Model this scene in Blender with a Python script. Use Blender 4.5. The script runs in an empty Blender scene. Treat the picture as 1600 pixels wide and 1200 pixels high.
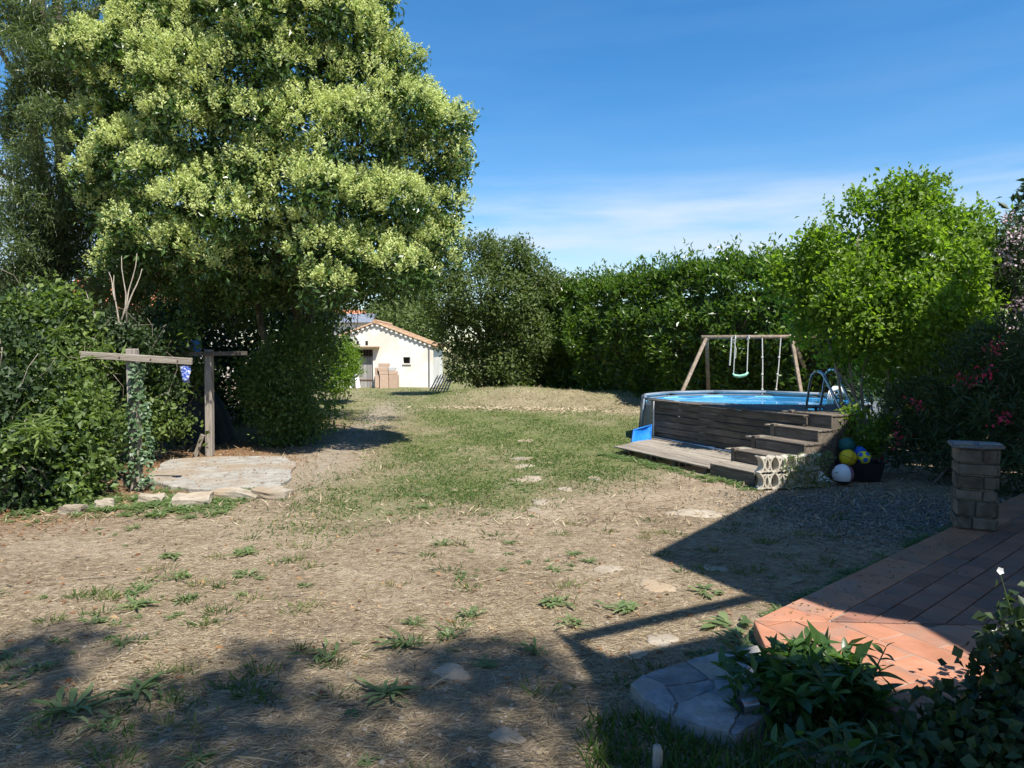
import bpy, bmesh, math, random
import numpy as np
from mathutils import Vector, Matrix
R = math.radians
random.seed(7)
rng = np.random.default_rng(11)
scene = bpy.context.scene
COL = scene.collection

# ------------------------------------------------------------------ camera
FPX, CX, CY, HOR, CAMH = 1130.0, 800.0, 600.0, 548.0, 1.95
TH = math.atan((CY - HOR) / FPX)
cd = bpy.data.cameras.new('camera'); cam = bpy.data.objects.new('camera', cd); COL.objects.link(cam)
cam.location = (0, 0, CAMH); cam.rotation_euler = (math.pi/2 - TH, 0, 0)
cd.sensor_width = 36; cd.lens = 36*FPX/1600; cd.clip_end = 5000; cd.clip_start = .05
scene.camera = cam

# ------------------------------------------------------------------ sky, sun, exposure
SAZ, SEL = R(33), R(58)
SUN = Vector((math.sin(SAZ)*math.cos(SEL), -math.cos(SAZ)*math.cos(SEL), math.sin(SEL)))
w = bpy.data.worlds.new('World'); scene.world = w; w.use_nodes = True
nt = w.node_tree; nt.nodes.clear()
out = nt.nodes.new('ShaderNodeOutputWorld'); bg = nt.nodes.new('ShaderNodeBackground')
sky = nt.nodes.new('ShaderNodeTexSky'); sky.sky_type = 'NISHITA'; sky.sun_disc = False
sky.sun_elevation = SEL; sky.sun_rotation = math.atan2(SUN.x, SUN.y)
sky.altitude = 100; sky.air_density = 1.0; sky.dust_density = .3; sky.ozone_density = 2.0
bg.inputs['Strength'].default_value = .102
tc = nt.nodes.new('ShaderNodeTexCoord')
mp = nt.nodes.new('ShaderNodeMapping'); mp.inputs['Scale'].default_value = (1.6, 1.2, 11); mp.inputs['Rotation'].default_value = (0, R(5), R(12)); mp.inputs['Location'].default_value = (3.1, .4, 0)
nz = nt.nodes.new('ShaderNodeTexNoise'); nz.inputs['Scale'].default_value = 1.6; nz.inputs['Detail'].default_value = 7; nz.inputs['Roughness'].default_value = .55
rp = nt.nodes.new('ShaderNodeValToRGB'); rp.color_ramp.elements[0].position = .40; rp.color_ramp.elements[1].position = .70
sx = nt.nodes.new('ShaderNodeSeparateXYZ')
band = nt.nodes.new('ShaderNodeValToRGB')     # thin cirrus lies low over the horizon
be = band.color_ramp.elements; be[0].position = 0; be[0].color = (.75, .75, .75, 1); be[1].position = .5; be[1].color = (.03, .03, .03, 1)
e = be.new(.185); e.color = (.85, .85, .85, 1); e = be.new(.235); e.color = (.07, .07, .07, 1)
mul = nt.nodes.new('ShaderNodeMath'); mul.operation = 'MULTIPLY'
mix = nt.nodes.new('ShaderNodeMixRGB'); mix.inputs[2].default_value = (4.1, 4.75, 5.6, 1)
L = nt.links.new
L(tc.outputs['Generated'], mp.inputs[0]); L(mp.outputs[0], nz.inputs[0]); L(nz.outputs[0], rp.inputs[0])
L(tc.outputs['Generated'], sx.inputs[0]); L(sx.outputs[2], band.inputs[0])
L(rp.outputs[0], mul.inputs[0]); L(band.outputs[0], mul.inputs[1]); L(mul.outputs[0], mix.inputs[0])
hsv = nt.nodes.new('ShaderNodeHueSaturation'); hsv.inputs['Saturation'].default_value = 1.38; L(sky.outputs[0], hsv.inputs['Color']); L(hsv.outputs[0], mix.inputs[1]); L(mix.outputs[0], bg.inputs[0]); L(bg.outputs[0], out.inputs[0])
sd = bpy.data.lights.new('sun', 'SUN'); sd.energy = 5.0; sd.angle = R(.53); sd.color = (1, .95, .87)
so = bpy.data.objects.new('sun', sd); COL.objects.link(so); so.rotation_euler = SUN.to_track_quat('Z', 'Y').to_euler()
so.location = (20, -20, 40)
vs = scene.view_settings; vs.view_transform = 'Standard'; vs.look = 'None'; vs.exposure = 0.86; vs.gamma = 1.0; vs.use_curve_mapping = False
scene.cycles.max_bounces = 6; scene.cycles.transparent_max_bounces = 8; scene.cycles.diffuse_bounces = 3
scene.cycles.sample_clamp_indirect = 6
scene.cycles.use_denoising = True

# ------------------------------------------------------------------ pixel -> place
CT, ST = math.cos(TH), math.sin(TH)
def ray(px, py):
    u, v = (px-CX)/FPX, (CY-py)/FPX
    return np.array((u, CT + v*ST, -ST + v*CT))
def G(px, py, z=0.):
    d = ray(px, py); t = (z-CAMH)/d[2]
    return Vector((d[0]*t, d[1]*t, z))
def at(px, py, Y):
    d = ray(px, py); t = Y/d[1]
    return Vector((d[0]*t, Y, CAMH + d[2]*t))

def snoise(x, y, s=1., k=0):
    x = np.asarray(x)*s; y = np.asarray(y)*s; r = 0
    for i, (a, b, p) in enumerate(((1., .35, .3), (-.5, 1.1, 1.7), (1.9, -.8, 4.1), (.7, 2.2, 2.2), (-2.9, 1.3, 5.), (3.7, 2.9, .9))):
        r = r + np.sin(a*x + b*y + p + k*1.37*(i+1))/(1+.45*i)
    return r/3.0
def hgt(x, y):
    x = np.asarray(x, float); y = np.asarray(y, float)
    cx = 27.6 - .35*(x-1)
    win = 1/(1+np.exp(-(x+2.6)*2.4)) * 1/(1+np.exp((x-6.5)*1.5))
    d = (y-cx)
    m = .52*np.exp(-(np.where(d < 0, d/2.1, d/3.2))**2)*win*(1+.22*snoise(x, y, 1.6, 3))
    far = np.clip((y-19)/8, 0, 1)
    return m + .012*snoise(x, y, 1.1) + far*.05*snoise(x, y, .55, 2) - .012

# ------------------------------------------------------------------ object helpers
def put(o, parent=None, label=None, cat=None, group=None, kind=None):
    if o.name not in COL.objects: COL.objects.link(o)
    if parent is not None: o.parent = parent
    if label: o['label'] = label
    if cat: o['category'] = cat
    if group: o['group'] = group
    if kind: o['kind'] = kind
    return o
def thing(name, label, cat, loc=(0, 0, 0), rz=0., group=None):
    o = bpy.data.objects.new(name, None); o.location = loc; o.rotation_euler = (0, 0, rz); o.empty_display_size = .2
    return put(o, None, label, cat, group)
def mesh_np(name, V, F, mat=None, var=None, flat=True):
    V = np.asarray(V, np.float32); F = np.asarray(F, np.int32)
    me = bpy.data.meshes.new(name)
    me.vertices.add(len(V)); me.vertices.foreach_set('co', V.ravel())
    me.loops.add(F.size); me.loops.foreach_set('vertex_index', F.ravel())
    me.polygons.add(len(F)); me.polygons.foreach_set('loop_start', np.arange(len(F), dtype=np.int32)*F.shape[1])
    if var is not None:
        a = me.attributes.new('var', 'FLOAT', 'POINT'); a.data.foreach_set('value', np.asarray(var, np.float32))
    me.update(calc_edges=True)
    if flat: me.shade_flat()
    if mat: me.materials.append(mat)
    return me
def obj(name, me, parent=None, label=None, cat=None, group=None, kind=None, loc=None):
    o = bpy.data.objects.new(name, me)
    if loc is not None: o.location = loc
    return put(o, parent, label, cat, group, kind)

class MB:
    def __init__(s): s.v = []; s.f = []; s.m = []
    def add(s, vs, fs, mi=0):
        n = len(s.v); s.v += [tuple(v) for v in vs]; s.f += [tuple(n+i for i in f) for f in fs]; s.m += [mi]*len(fs); return s
    def box(s, c, size, M=None, mi=0):
        hx, hy, hz = (k/2 for k in size); vs = []
        for sx_, sy_, sz_ in ((-1,-1,-1),(1,-1,-1),(1,1,-1),(-1,1,-1),(-1,-1,1),(1,-1,1),(1,1,1),(-1,1,1)):
            p = Vector((sx_*hx, sy_*hy, sz_*hz))
            if M is not None: p = M @ p
            vs.append(p + Vector(c))
        return s.add(vs, ((0,3,2,1),(4,5,6,7),(0,1,5,4),(1,2,6,5),(2,3,7,6),(3,0,4,7)), mi)
    def bar(s, p0, p1, w_, h_, up=(0,0,1), mi=0):
        p0, p1 = Vector(p0), Vector(p1); x = (p1-p0); l = x.length; x.normalize()
        y = Vector(up).cross(x)
        if y.length < 1e-4: y = Vector((0,1,0)).cross(x)
        y.normalize(); z = x.cross(y)
        M = Matrix((x, y, z)).transposed()
        return s.box((p0+p1)/2, (l, w_, h_), M, mi)
    def tube(s, pts, rad, n=8, cap=True, mi=0):
        pts = [Vector(p) for p in pts]
        if not hasattr(rad, '__len__'): rad = [rad]*len(pts)
        rings = []; ref = None
        for i, p in enumerate(pts):
            t = (pts[min(i+1, len(pts)-1)] - pts[max(i-1, 0)]).normalized()
            if ref is None:
                ref = t.orthogonal().normalized()
            a = (ref - t*ref.dot(t)); 
            if a.length < 1e-5: a = t.orthogonal()
            a.normalize(); ref = a; b = t.cross(a)
            rings.append([p + (a*math.cos(2*math.pi*k/n) + b*math.sin(2*math.pi*k/n))*rad[i] for k in range(n)])
        vs = [v for r_ in rings for v in r_]; fs = []
        for i in range(len(pts)-1):
            for k in range(n):
                fs.append((i*n+k, i*n+(k+1) % n, (i+1)*n+(k+1) % n, (i+1)*n+k))
        if cap:
            fs.append(tuple(range(n-1, -1, -1))); fs.append(tuple((len(pts)-1)*n+k for k in range(n)))
        return s.add(vs, fs, mi)
    def prism(s, poly, z0, z1, mi=0):
        n = len(poly); vs = [(p[0], p[1], z0) for p in poly] + [(p[0], p[1], z1) for p in poly]
        ar = sum(poly[i][0]*poly[(i+1) % n][1]-poly[(i+1) % n][0]*poly[i][1] for i in range(n))
        up = tuple(range(n, 2*n)); dn = tuple(range(n-1, -1, -1)); sd_ = [(i, (i+1) % n, n+(i+1) % n, n+i) for i in range(n)]
        if ar < 0:
            up = up[::-1]; dn = dn[::-1]; sd_ = [f[::-1] for f in sd_]
        return s.add(vs, [up, dn]+sd_, mi)
    def lathe(s, prof, n=20, c=(0,0,0), mi=0):
        vs = []; fs = []
        for r_, z in prof:
            for k in range(n): vs.append((c[0]+r_*math.cos(2*math.pi*k/n), c[1]+r_*math.sin(2*math.pi*k/n), c[2]+z))
        for i in range(len(prof)-1):
            for k in range(n): fs.append((i*n+k, i*n+(k+1) % n, (i+1)*n+(k+1) % n, (i+1)*n+k))
        return s.add(vs, fs, mi)
    def mesh(s, name, mats, smooth=False, bevel=0):
        me = bpy.data.meshes.new(name); me.from_pydata(s.v, [], s.f)
        for m_ in (mats if isinstance(mats, (list, tuple)) else [mats]): me.materials.append(m_)
        if any(s.m): me.polygons.foreach_set('material_index', s.m)
        if bevel:
            bm = bmesh.new(); bm.from_mesh(me); bmesh.ops.remove_doubles(bm, verts=bm.verts, dist=1e-5)
            bmesh.ops.bevel(bm, geom=[e_ for e_ in bm.edges if len(e_.link_faces) == 2 and e_.calc_face_angle(0) > .6], offset=bevel, segments=1, affect='EDGES', clamp_overlap=True)
            bm.to_mesh(me); bm.free()
        if smooth: me.shade_smooth()
        else: me.shade_flat()
        return me
    def build(s, name, mats, parent=None, smooth=False, bevel=0, label=None, cat=None, group=None, kind=None, loc=None):
        return obj(name, s.mesh(name, mats, smooth, bevel), parent, label, cat, group, kind, loc)
def sphere(mb, c, r, nu=24, nv=14, fn=None, sq=(1,1,1)):
    vs = [(c[0], c[1], c[2]-r*sq[2])]; fs = []; ms = []
    for j in range(1, nv):
        a = -math.pi/2 + math.pi*j/nv
        for i in range(nu):
            b = 2*math.pi*i/nu
            vs.append((c[0]+r*sq[0]*math.cos(a)*math.cos(b), c[1]+r*sq[1]*math.cos(a)*math.sin(b), c[2]+r*sq[2]*math.sin(a)))
    vs.append((c[0], c[1], c[2]+r*sq[2])); top = len(vs)-1
    for i in range(nu): fs.append((0, 1+(i+1) % nu, 1+i))
    for j in range(nv-2):
        for i in range(nu): fs.append((1+j*nu+i, 1+j*nu+(i+1) % nu, 1+(j+1)*nu+(i+1) % nu, 1+(j+1)*nu+i))
    for i in range(nu): fs.append((1+(nv-2)*nu+i, 1+(nv-2)*nu+(i+1) % nu, top))
    n0 = len(mb.v); mb.add(vs, fs)
    if fn:
        for k in range(len(fs)):
            cc = sum((Vector(vs[i]) for i in fs[k]), Vector())/len(fs[k]) - Vector(c)
            mb.m[len(mb.m)-len(fs)+k] = fn(cc.normalized())
    return mb
def clip(poly, p, n):
    """keep the side of the line through p where (x-p).n >= 0"""
    o_ = []
    for i in range(len(poly)):
        a, b = poly[i], poly[(i+1) % len(poly)]
        da = (a[0]-p[0])*n[0]+(a[1]-p[1])*n[1]; db = (b[0]-p[0])*n[0]+(b[1]-p[1])*n[1]
        if da >= 0: o_.append(a)
        if da*db < 0:
            t = da/(da-db); o_.append((a[0]+(b[0]-a[0])*t, a[1]+(b[1]-a[1])*t))
    return o_
def parea(p): return abs(sum(p[i][0]*p[(i+1) % len(p)][1]-p[(i+1) % len(p)][0]*p[i][1] for i in range(len(p))))/2 if len(p) > 2 else 0

# ------------------------------------------------------------------ materials
def rgba(c): return (c[0], c[1], c[2], 1)
def ramp(t, cols, poss=None):
    r_ = t.nodes.new('ShaderNodeValToRGB'); el = r_.color_ramp.elements
    n = len(cols); poss = poss or [i/max(1, n-1) for i in range(n)]
    el[0].position = poss[0]; el[0].color = rgba(cols[0]); el[1].position = poss[-1]; el[1].color = rgba(cols[-1])
    for i in range(1, n-1): q = el.new(poss[i]); q.color = rgba(cols[i])
    return r_
def surf(name, cols, scale=4., rough=.8, bump=.25, bscale=None, stretch=(1,1,1), spec=.3, vary=.18, metal=0., lo=.3, hi=.7, dirt=None, dscale=1.3):
    m = bpy.data.materials.new(name); m.use_nodes = True; t = m.node_tree; b = t.nodes['Principled BSDF']
    tc_ = t.nodes.new('ShaderNodeTexCoord'); mp_ = t.nodes.new('ShaderNodeMapping'); mp_.inputs['Scale'].default_value = stretch
    oi = t.nodes.new('ShaderNodeObjectInfo'); va = t.nodes.new('ShaderNodeVectorMath'); va.operation = 'ADD'
    sc_ = t.nodes.new('ShaderNodeMath'); sc_.operation = 'MULTIPLY'; sc_.inputs[1].default_value = 37.
    l = t.links.new
    l(oi.outputs['Random'], sc_.inputs[0]); l(tc_.outputs['Object'], va.inputs[0]); l(sc_.outputs[0], va.inputs[1]); l(va.outputs[0], mp_.inputs[0])
    n1 = t.nodes.new('ShaderNodeTexNoise'); n1.inputs['Scale'].default_value = scale; n1.inputs['Detail'].default_value = 8; n1.inputs['Roughness'].default_value = .62
    l(mp_.outputs[0], n1.inputs[0])
    poss = [lo + (hi-lo)*i/max(1, len(cols)-1) for i in range(len(cols))]
    r_ = ramp(t, cols, poss); l(n1.outputs[0], r_.inputs[0])
    c = r_.outputs[0]
    if dirt:
        n3 = t.nodes.new('ShaderNodeTexNoise'); n3.inputs['Scale'].default_value = dscale; n3.inputs['Detail'].default_value = 5; l(va.outputs[0], n3.inputs[0])
        r3 = ramp(t, [(0,0,0), (1,1,1)], [.48, .68]); l(n3.outputs[0], r3.inputs[0])
        mx = t.nodes.new('ShaderNodeMixRGB'); mx.inputs[2].default_value = rgba(dirt); l(r3.outputs[0], mx.inputs[0]); l(c, mx.inputs[1]); c = mx.outputs[0]
    if vary:
        hs = t.nodes.new('ShaderNodeHueSaturation'); ma = t.nodes.new('ShaderNodeMapRange'); ma.inputs[3].default_value = 1-vary; ma.inputs[4].default_value = 1+vary
        l(oi.outputs['Random'], ma.inputs[0]); l(ma.outputs[0], hs.inputs['Value']); l(c, hs.inputs['Color']); c = hs.outputs[0]
    l(c, b.inputs['Base Color'])
    b.inputs['Roughness'].default_value = rough; b.inputs['Specular IOR Level'].default_value = spec; b.inputs['Metallic'].default_value = metal
    if bump:
        n2 = t.nodes.new('ShaderNodeTexNoise'); n2.inputs['Scale'].default_value = bscale or scale*6; n2.inputs['Detail'].default_value = 6; l(mp_.outputs[0], n2.inputs[0])
        bp = t.nodes.new('ShaderNodeBump'); bp.inputs['Strength'].default_value = bump; bp.inputs['Distance'].default_value = .02
        l(n2.outputs[0], bp.inputs['Height']); l(bp.outputs[0], b.inputs['Normal'])
    return m
def leafmat(name, cols, rough=.45, spec=.4, trans=.35, tcol=None, poss=None):
    m = bpy.data.materials.new(name); m.use_nodes = True; t = m.node_tree; b = t.nodes['Principled BSDF']; l = t.links.new
    a = t.nodes.new('ShaderNodeAttribute'); a.attribute_name = 'var'
    r_ = ramp(t, cols, poss); l(a.outputs['Fac'], r_.inputs[0]); l(r_.outputs[0], b.inputs['Base Color'])
    b.inputs['Roughness'].default_value = rough; b.inputs['Specular IOR Level'].default_value = spec
    if trans:
        tr = t.nodes.new('ShaderNodeBsdfTranslucent'); mx = t.nodes.new('ShaderNodeMixShader'); mx.inputs[0].default_value = trans
        hs = t.nodes.new('ShaderNodeMixRGB'); hs.blend_type = 'MULTIPLY'; hs.inputs[0].default_value = 1; hs.inputs[2].default_value = rgba(tcol or (1.7, 1.9, .7)); l(r_.outputs[0], hs.inputs[1])
        l(hs.outputs[0], tr.inputs['Color']); l(b.outputs[0], mx.inputs[1]); l(tr.outputs[0], mx.inputs[2])
        l(mx.outputs[0], t.nodes['Material Output'].inputs['Surface'])
    return m
def plain(name, c, rough=.6, spec=.4, metal=0.): return surf(name, [tuple(k*.88 for k in c), tuple(min(1, k*1.1) for k in c)], 6, rough, .08, 60, spec=spec, metal=metal, vary=0)

M = {}
M['wood'] = surf('weathered_wood', [(.06,.048,.036), (.125,.103,.08), (.20,.17,.135)], 3, .85, .5, 14, stretch=(.7, 9, 9), vary=.25, dirt=(.07,.06,.048), dscale=1.6)
M['deckwood'] = surf('sunbleached_wood', [(.13,.11,.085), (.25,.215,.17), (.35,.31,.255)], 3, .85, .5, 14, stretch=(.7, 9, 9), vary=.2)
M['postwood'] = surf('grey_post_wood', [(.16,.135,.11), (.30,.262,.22), (.40,.36,.31)], 3, .85, .5, 14, stretch=(9, 9, .7), vary=.12)
M['swingwood'] = surf('brown_pole_wood', [(.11,.08,.055), (.21,.16,.115), (.30,.24,.18)], 4, .8, .4, 18, stretch=(3, 3, 3), vary=.1)
M['concrete'] = surf('old_concrete', [(.19,.175,.15), (.28,.262,.225), (.36,.34,.30)], 5, .95, .8, 22, vary=.08, dirt=(.26,.20,.14), dscale=1.5)
M['stone'] = surf('pale_fieldstone', [(.20,.165,.12), (.30,.255,.195), (.40,.35,.28)], 5, .9, .5, 30, vary=.15, dirt=(.27,.205,.135), dscale=2.5)
M['slate'] = surf('blue_grey_slate', [(.10,.105,.115), (.19,.195,.205), (.30,.30,.31)], 9, .75, .8, 26, vary=.25, dirt=(.22,.20,.165), dscale=4)
M['pillarstone'] = surf('brown_sandstone', [(.09,.068,.048), (.16,.125,.09), (.23,.19,.145)], 7, .9, .6, 30, vary=.35)
M['mortar'] = surf('mortar', [(.2,.18,.15), (.32,.29,.25)], 9, .95, .4, 50, vary=0)
M['tile'] = surf('terracotta_tile', [(.29,.125,.07), (.37,.165,.095), (.43,.205,.125)], 3, .62, .12, 60, vary=.12, dirt=(.27,.165,.12), dscale=2.6)
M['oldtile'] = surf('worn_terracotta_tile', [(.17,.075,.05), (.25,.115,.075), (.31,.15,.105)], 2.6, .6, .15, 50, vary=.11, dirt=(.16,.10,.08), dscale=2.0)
M['render'] = surf('lime_render', [(.66,.635,.58), (.75,.73,.68), (.81,.795,.75)], 1.3, .95, .2, 30, vary=0, dirt=(.66,.60,.51), dscale=.7)
M['canal'] = surf('canal_roof_tile', [(.26,.15,.085), (.38,.235,.14), (.47,.33,.21)], 6, .9, .4, 30, vary=.1, dirt=(.34,.25,.16), dscale=3)
M['redroof'] = surf('red_roof_tile', [(.42,.15,.07), (.55,.22,.11)], 5, .9, .3, 30, vary=.1)
M['slateroof'] = surf('grey_roof', [(.12,.14,.18), (.2,.22,.26)], 5, .7, .2, 30, vary=.1)
M['bark'] = surf('grey_brown_bark', [(.07,.055,.042), (.14,.115,.09), (.22,.19,.155)], 6, .95, .9, 24, stretch=(3, 3, .6), vary=.1)
M['treebark'] = surf('brown_tree_bark', [(.05,.042,.03), (.10,.085,.062), (.16,.14,.105)], 6, .95, .8, 24, stretch=(3, 3, .6), vary=.15)
M['palebark'] = surf('pale_bark', [(.15,.125,.095), (.25,.215,.17), (.33,.29,.24)], 6, .95, .6, 24, stretch=(3, 3, .6), vary=.1)
M['black'] = plain('black_plastic', (.012,.012,.014), .5)
M['dark'] = plain('dark_opening', (.012,.011,.01), .9)
M['steel'] = plain('galvanised_steel', (.42,.45,.5), .32, .5, .85)
M['rim'] = surf('grey_blue_vinyl', [(.15,.18,.215), (.20,.235,.275)], 5, .5, .1, 40, vary=0)
M['liner'] = surf('blue_pool_liner', [(.22,.56,.80), (.28,.63,.85), (.36,.70,.88)], 1.2, .5, .05, 20, vary=0)
M['white'] = plain('white_plastic', (.72,.73,.74), .45)
M['rope'] = surf('pale_rope', [(.34,.33,.30), (.5,.49,.45)], 30, .9, .4, 80, vary=.1)
M['swingseat'] = plain('mint_green_plastic', (.25,.52,.38), .4)
M['net'] = surf('bright_blue_net', [(.005,.13,.46), (.01,.19,.60)], 12, .7, .3, 120, vary=0)
M['cloth'] = surf('blue_white_cloth', [(.05,.10,.42), (.08,.14,.5), (.75,.76,.8)], 26, .9, .2, 60, vary=0, lo=.42, hi=.58)
M['tarp'] = surf('dark_grey_tarp', [(.012,.016,.016), (.028,.034,.034)], 3, .7, .3, 12, vary=0)
M['bluetarp'] = surf('blue_tarp', [(.01,.10,.40), (.03,.2,.6)], 4, .5, .3, 12, vary=0)
M['brick'] = surf('pink_brown_brick', [(.44,.31,.23), (.52,.38,.29)], 8, .9, .3, 40, vary=.1)
M['greybrick'] = surf('grey_block', [(.48,.47,.46), (.58,.57,.55)], 8, .9, .3, 40, vary=.1)
M['doorwood'] = surf('silvered_door_wood', [(.25,.235,.22), (.36,.345,.325)], 4, .85, .4, 20, stretch=(6, 6, .6), vary=.15)
M['whitewood'] = plain('white_board', (.78,.78,.76), .7)
M['rust'] = plain('rusty_iron', (.12,.06,.035), .8)
M['claustra'] = surf('cream_concrete_block', [(.40,.355,.28), (.52,.475,.39), (.60,.56,.47)], 9, .95, .5, 60, vary=.08, dirt=(.36,.31,.235), dscale=6)
M['ironpole'] = plain('grey_metal_pole', (.17,.17,.18), .6)
M['glass'] = plain('dusty_glass', (.32,.33,.32), .2, .6)

# ================================================================== GROUND
def axis(lo, hi, step, far):
    a = list(np.arange(lo, hi+1e-6, step)); s = step; p = a[-1]
    while p < far: s *= 1.45; p += s; a.append(p)
    s = step; p = a[0]; b = []
    while p > -far: s *= 1.45; p -= s; b.append(p)
    return np.array(b[::-1] + a)
xs = axis(-11, 11, .14, 1500); ys = axis(2.4, 32, .14, 1600)
XX, YY = np.meshgrid(xs, ys); ZZ = hgt(XX, YY)
edge = np.clip((np.hypot(XX, YY-20)-45)/30, 0, 1); ZZ = ZZ*(1-edge) - .012*edge
GV = np.stack([XX.ravel(), YY.ravel(), ZZ.ravel()], 1)
nx, ny = len(xs), len(ys); ii = (np.arange(ny-1)[:, None]*nx + np.arange(nx-1)[None, :]).ravel()
GF = np.stack([ii, ii+1, ii+nx+1, ii+nx], 1)
def sig(v): return 1/(1+np.exp(-np.clip(v, -40, 40)))
def pxof(x, y, z=0.):
    """where a ground point falls, used only to lay the lawn out over the ground"""
    y = np.maximum(np.asarray(y, float), .5)
    return np.asarray(x)/y, y
def green_mask(x, y):
    x = np.asarray(x, float); y = np.asarray(y, float)
    n = snoise(x, y, .9, 1)*.55 + snoise(x, y, 2.6, 4)*.45
    left = -2.35 - np.clip(y-11, 0, 30)*.085            # west rim of the lawn, along the path
    right = 1.4 + np.clip(y-10.5, -3, 6)*.75
    right = np.where(y > 15, 5.5, right)
    front = 8.6 + .25*(x+2) + np.where(x > 0, .55*x, 0)
    g = sig((x-left)*3.5 + n*1.5)*sig((right-x)*2.5 + n*1.5)*sig((y-front)*2.2 + n*2.4)
    g *= .45+.55*sig(n*5+1.6)
    md = np.exp(-((y-25.2+.35*(x-1))/2.2)**2)*sig((x+2.2)*2)           # the bank is dry
    g *= 1-.6*md
    g = np.maximum(g, .8*sig((y-17)*1.)*sig((-2.2-x)*3)*sig((x+5.2+.12*y)*1.5)*(.5+.5*sig(n*5+1)))
    return np.clip(g, 0, 1)
def litter_mask(x, y):
    n = snoise(x, y, 1.7, 6)
    return np.clip(sig((-4.0-x)*2.2 + n*1.5 - np.clip(11.0-y, 0, 9)*.9)*sig((y-7.0)*1.2)*sig((20-y)*.8), 0, 1)
def path_mask(x, y):
    cx = -3.15 - np.clip(y-11, 0, 30)*.085
    return np.exp(-((x-cx)/.55)**2)*sig((y-10.5)*1.5)*sig((27-y)*.8)
gm = bpy.data.materials.new('dry_garden_soil'); gm.use_nodes = True; t = gm.node_tree; b = t.nodes['Principled BSDF']; l = t.links.new
tcg = t.nodes.new('ShaderNodeTexCoord')
def tnoise(sc_, det=8, ro=.6, st=(1,1,1), off=0):
    mp_ = t.nodes.new('ShaderNodeMapping'); mp_.inputs['Scale'].default_value = st; mp_.inputs['Location'].default_value = (off, off*.7, 0); l(tcg.outputs['Object'], mp_.inputs[0])
    n_ = t.nodes.new('ShaderNodeTexNoise'); n_.inputs['Scale'].default_value = sc_; n_.inputs['Detail'].default_value = det; n_.inputs['Roughness'].default_value = ro; l(mp_.outputs[0], n_.inputs[0]); return n_
n1 = tnoise(.9); r1 = ramp(t, [(.165,.118,.08), (.33,.255,.18), (.50,.41,.305)], [.36, .5, .66]); l(n1.outputs[0], r1.inputs[0])
n2 = tnoise(11, 10, .75, (1, 1, 1), 4); r2 = ramp(t, [(.10,.072,.048), (.355,.277,.193), (.62,.525,.395)], [.34, .5, .66]); l(n2.outputs[0], r2.inputs[0])
m1 = t.nodes.new('ShaderNodeMixRGB'); m1.inputs[0].default_value = .55; l(r1.outputs[0], m1.inputs[1]); l(r2.outputs[0], m1.inputs[2])
n5 = tnoise(70, 4, .7, (1, .35, 1), 9); r5 = ramp(t, [(.55,.55,.55), (1.25,1.22,1.15)], [.35, .68]); l(n5.outputs[0], r5.inputs[0])
m5 = t.nodes.new('ShaderNodeMixRGB'); m5.blend_type = 'MULTIPLY'; m5.inputs[0].default_value = .8; l(m1.outputs[0], m5.inputs[1]); l(r5.outputs[0], m5.inputs[2])
cur = m5.outputs[0]
def layer(attr, cols, sc_, poss, det=8):
    global cur
    a = t.nodes.new('ShaderNodeAttribute'); a.attribute_name = attr
    n_ = tnoise(sc_, det, .7, (1,1,1), len(attr)*1.3); r_ = ramp(t, cols, poss); l(n_.outputs[0], r_.inputs[0])
    mx = t.nodes.new('ShaderNodeMixRGB'); l(a.outputs['Fac'], mx.inputs[0]); l(cur, mx.inputs[1]); l(r_.outputs[0], mx.inputs[2]); cur = mx.outputs[0]
layer('green', [(.07,.085,.026), (.11,.145,.04), (.26,.22,.125)], 7, [.38, .5, .64])
layer('litter', [(.09,.05,.03), (.20,.115,.06), (.32,.20,.11)], 24, [.32, .5, .68])
layer('path', [(.26,.215,.16), (.36,.305,.235)], 5, [.4, .65])
l(cur, b.inputs['Base Color']); b.inputs['Roughness'].default_value = .95; b.inputs['Specular IOR Level'].default_value = .1
nb = tnoise(28, 10, .75); bp = t.nodes.new('ShaderNodeBump'); bp.inputs['Strength'].default_value = .9; bp.inputs['Distance'].default_value = .05; l(nb.outputs[0], bp.inputs['Height']); l(bp.outputs[0], b.inputs['Normal'])
gme = mesh_np('ground', GV, GF, gm, flat=False)
for nm, fn in (('green', green_mask), ('litter', litter_mask), ('path', path_mask)):
    a = gme.attributes.new(nm, 'FLOAT', 'POINT'); a.data.foreach_set('value', fn(GV[:, 0], GV[:, 1]).astype(np.float32))
obj('ground', gme, kind='structure', label='dry bare garden soil with patchy green lawn', cat='ground')

# ================================================================== TERRACE
ZT = .12
A0 = G(1195, 967, ZT); Ee = (G(1600, 772, ZT)-A0).normalized(); Em = Vector((Ee.y, -Ee.x, 0))
SA = G(1180, 968, ZT); SB = G(1530, 976, ZT); Se = (SB-SA).normalized(); Sn = Vector((-Se.y, Se.x, 0))   # Sn: away from the camera
def uv(p): d = Vector((p[0], p[1], 0))-Vector((A0.x, A0.y, 0)); return d.dot(Ee), d.dot(Em)
def xy(u, v): p = A0 + Ee*u + Em*v; return (p.x, p.y)
terr = MB().prism(clip([xy(-.9, -.0), xy(13, -.0), xy(13, 5.2), xy(-3.6, 5.2)], SA, Sn), -.05, ZT-.012).build('terrace', M['mortar'], kind='structure', label='terracotta tiled terrace at the edge of the garden', cat='terrace')
ntile = 0
def tile(poly, z0, z1, mat):
    global ntile
    if len(poly) < 3 or parea(poly) < .004: return
    ntile += 1
    c = (sum(p[0] for p in poly)/len(poly), sum(p[1] for p in poly)/len(poly))
    dz = random.uniform(-.0025, .0025)
    MB().prism([(p[0]-c[0], p[1]-c[1]) for p in poly], z0, z1+dz).build('tile', mat, terr, loc=(c[0], c[1], 0), bevel=.003)
J = .0045
BW = .30
u = -.9
k = 0
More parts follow.
